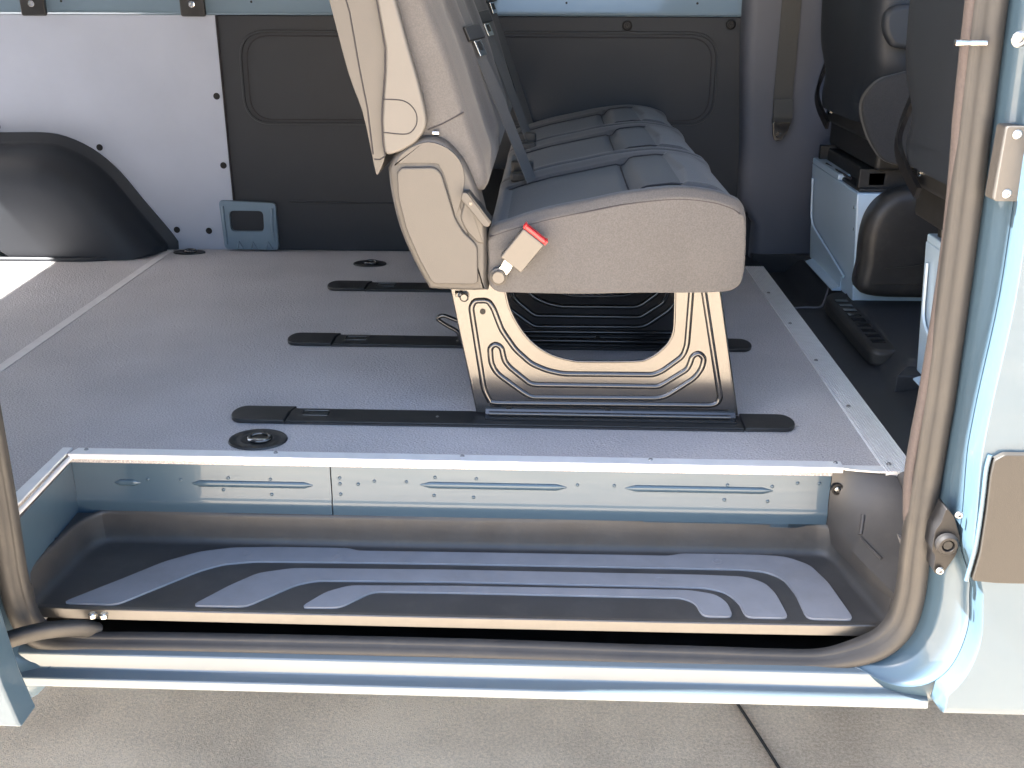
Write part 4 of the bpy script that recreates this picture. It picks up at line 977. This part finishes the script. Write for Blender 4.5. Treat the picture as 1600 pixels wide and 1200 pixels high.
# ------------------------------------------------------------------ front seats
def front_seat(yc, label, xoff=0.0, wdt=0.225, zo=0.0):
    t = thing('front_seat', (0.80, yc, 0.045), label, 'seat', 'front seats on blue-grey pedestals')
    def bx_(u, z):      # rear surface x of the back shell at lateral u (-1..1) and height z
        return 0
    # backrest: rounded shell facing us
    rings = []; nz = 40
    for i in range(nz+1):
        tz = i/nz; z = 0.435+0.76*tz**1.25
        wv = wdt*(0.85+0.15*smooth01((z-0.50)/0.075))*(1-0.25*smooth01((z-0.95)/0.25))
        wv *= 1-0.16*max(0, (0.475-z)/0.04)**2
        xr = 0.655+xoff-0.05*(z-0.40)+0.012*math.exp(-((z-0.52)/0.06)**2)-0.012*smooth01((0.45-z)/0.05)*0
        th = 0.115
        ring = []
        for k_ in range(40):
            a = 2*math.pi*k_/40; ca, sa = math.cos(a), math.sin(a)
            ex = 0.46
            px = xr+th/2+th/2*math.copysign(abs(ca)**ex, ca); py = yc+wv*math.copysign(abs(sa)**ex, sa)
            ring.append((px, py, z))
        rings.append(ring)
    v, f = loft(rings); b = add('backrest', v, f, 'lining', t, smooth=60)
    # inset rear panel, proud of the shell by its soft rim
    pr = []
    for i in range(24):
        z = 0.475+0.55*i/23; hw_ = wdt*(0.85+0.15*smooth01((z-0.50)/0.075))-0.045
        xr = 0.655+xoff-0.05*(z-0.40)+0.012*math.exp(-((z-0.52)/0.06)**2)
        pr.append([(xr-0.003+0.010*abs(q)**8, yc+hw_*q, z) for q in [k_/8-1 for k_ in range(17)]])
    v, f = loft(pr, closed_ring=False); add('back_panel', v, f, 'lining', b, smooth=60)
    # side cover of the recliner
    rcv = [tuple(p)[:2] for p in catmull([(a_+xoff-0.025, b_, 0) for a_, b_ in ((0.735, 0.545), (0.695, 0.528), (0.670, 0.488), (0.677, 0.445), (0.706, 0.39), (0.750, 0.355), (0.85, 0.355), (0.90, 0.44), (0.84, 0.53), (0.78, 0.552))], 5, True)]
    prism('recliner_side', rcv, 'y', yc-wdt+0.002, yc-wdt+0.03, 'fabric_dark', t, bevel=0.006, seg=3)
    am = [tuple(p)[:2] for p in catmull([(a_+xoff-0.025, b_, 0) for a_, b_ in ((0.735, 0.685), (0.690, 0.672), (0.683, 0.645), (0.695, 0.615), (0.72, 0.598), (0.80, 0.60), (0.98, 0.62), (1.0, 0.66), (0.95, 0.69))], 5, True)]
    prism('armrest', am, 'y', yc-wdt-0.035, yc-wdt-0.002, 'lining', t, bevel=0.012, seg=3)
    # lower skirt and recliner metal
    MB().box(0.672+xoff, 0.76+xoff, yc-wdt*0.98, yc+wdt*0.62, 0.398, 0.452).build('back_skirt', 'dark_frame', t, bevel=0.012)
    MB().box(0.70+xoff, 1.10+xoff, yc-wdt*0.86, yc+wdt*0.80, 0.335, 0.399).build('seat_valance', 'dark_frame', t, bevel=0.01)
    pa = catmull([(0.690+xoff, yc+wdt*0.93, 0.56), (0.672+xoff, yc+wdt*0.93, 0.495), (0.658+xoff, yc+wdt*0.80, 0.460), (0.653+xoff, yc+wdt*0.58, 0.434), (0.655+xoff, yc+wdt*0.22, 0.400)], 6)
    v, f = sweep(pa, [(-0.010, -0.004), (0.010, -0.004), (0.010, 0.004), (-0.010, 0.004)], ref=(1, 0, 0)); add('recliner_strap', v, f, 'guide_black', t, smooth=50)
    for q, (dy, dz) in enumerate(((0.46, 0.446), (0.38, 0.428))):
        v, f = lathe((0.668+xoff, yc+wdt*dy, dz), [(0.007, 0.01), (0.007, -0.003), (0.004, -0.005), (0.0005, -0.005)], 'x', 12); add('recliner_bolt', v, f, 'bright_metal', t)
    # cushion
    cp_ = [(0.79, 0.40), (0.78, 0.42), (0.80, 0.46), (0.87, 0.47), (1.10, 0.49), (1.18, 0.46), (1.19, 0.42), (1.15, 0.40)]
    cs = [tuple(p)[:2] for p in catmull([(a+xoff, b, 0) for a, b in cp_], 5, True)]
    prism('seat_cushion', cs, 'y', yc-wdt+0.032, yc+wdt, 'fabric', t, bevel=0.02, seg=4)
    # mechanism under the seat
    fr = MB()
    fr.box(0.70, 1.12, yc-wdt*0.75, yc-wdt*0.68, 0.286, 0.335); fr.box(0.70, 1.12, yc+wdt*0.68, yc+wdt*0.75, 0.286, 0.335); fr.box(0.72, 0.76, yc-wdt*0.75, yc+wdt*0.75, 0.296, 0.328); fr.box(0.70, 1.12, yc-wdt*0.8, yc+wdt*0.8, 0.284, 0.293)
    fr.build('slide_frame', 'dark_frame', t, bevel=0.003)
    tube('slide_cable', catmull([(0.70, yc+0.10, 0.30), (0.705, yc+0.04, 0.297), (0.70, yc-0.02, 0.301), (0.71, yc-0.09, 0.296)], 5), 0.003, 'seam', t, n=6)
    # pedestal
    y0, y1 = yc-0.215, yc+0.21
    pd = prism('pedestal', [(0.712, 0.03), (0.692, 0.285), (1.12, 0.285), (1.12, 0.03)], 'y', y0, y1, 'paint_inner', t, bevel=0.004)
    v, f = sweep(roundpoly([(0.6905, y1-0.03, 0.25), (0.6985, y1-0.03, 0.13), (0.7035, y0+0.06, 0.075)], 0.04, 4, False), [(-0.004, 0.001), (-0.0025, -0.003), (0.0025, -0.003), (0.004, 0.001)], ref=(1, 0, 0)); add('pedestal_bead', v, f, 'paint_inner', pd, smooth=60)
    for zz in (0.25, 0.20, 0.14):
        v, f = lathe((0.697+0.02*(0.25-zz)/0.2, y0+0.016, zz), [(0.004, 0.004), (0.004, -0.004), (0.0004, -0.004)], 'x', 10); add('pedestal_rivet', v, f, 'bright_metal', pd)
    MB().box(0.690, 0.72, y0+0.16, y1-0.01, 0.2855, 0.300).build('pedestal_bracket', 'paint_inner', pd, bevel=0.003)
    prism('pedestal_foot', [(0.712, 0.03), (0.690, 0.03), (0.690, 0.033), (0.708, 0.040), (0.7085, 0.075), (0.712, 0.075)], 'y', y0+0.10, y1-0.05, 'paint_inner', pd)
    return t, y0, y1
fs, a0, a1 = front_seat(1.035, 'dark front seat beside the belted pillar, black rounded cover on its pedestal', 0.025, 0.25)
ns_, b0, b1 = front_seat(0.160, 'dark front seat partly hidden by the door seal, next to the pillar with screws', -0.045, wdt=0.24)
# rounded black cover beside the far pedestal
so_ = [(0.716, 0.066), (0.707, 0.14), (0.706, 0.205), (0.716, 0.250), (0.742, 0.284), (0.785, 0.302), (0.90, 0.304), (0.98, 0.27), (1.0, 0.10), (0.96, 0.062), (0.85, 0.055)]
so2 = [tuple(p)[:2] for p in catmull([(a, b, 0) for a, b in so_], 6, True)][::-1]
if sum(a[0]*b[1]-b[0]*a[1] for a, b in zip(so2, so2[1:]+so2[:1])) > 0: so2 = so2[::-1]
cov = dome(so2, [(0, a0-0.002), (0, a0-0.035), (0.003, a0-0.045), (0.010, a0-0.054), (0.020, a0-0.058), (0.028, a0-0.059)], 'pedestal_cover', 'black_plastic', fs)
tube('cover_crease', catmull([(0.76, a0-0.0585, 0.130), (0.83, a0-0.0585, 0.138), (0.90, a0-0.0585, 0.165), (0.95, a0-0.0585, 0.20)], 5), 0.002, 'black_plastic', cov, n=6)
prism('warning_label', [(0.832, 0.253), (0.866, 0.253), (0.866, 0.274), (0.846, 0.274)], 'y', a0-0.0605, a0-0.0595, 'yellow', cov)
for x, z in ((0.846, 0.261), (0.857, 0.257), (0.858, 0.267)):
    prism('label_mark', [(x-0.003, z-0.0022), (x+0.003, z-0.0022), (x, z+0.003)], 'y', a0-0.0612, a0-0.0606, 'void_black', cov)
tube('loop_cable', catmull([(0.735, a0+0.006, 0.15), (0.718, a0-0.014, 0.145), (0.703, a0-0.022, 0.115), (0.712, a0-0.016, 0.085), (0.735, a0+0.0, 0.078)], 6), 0.0035, 'seam', fs, n=8)
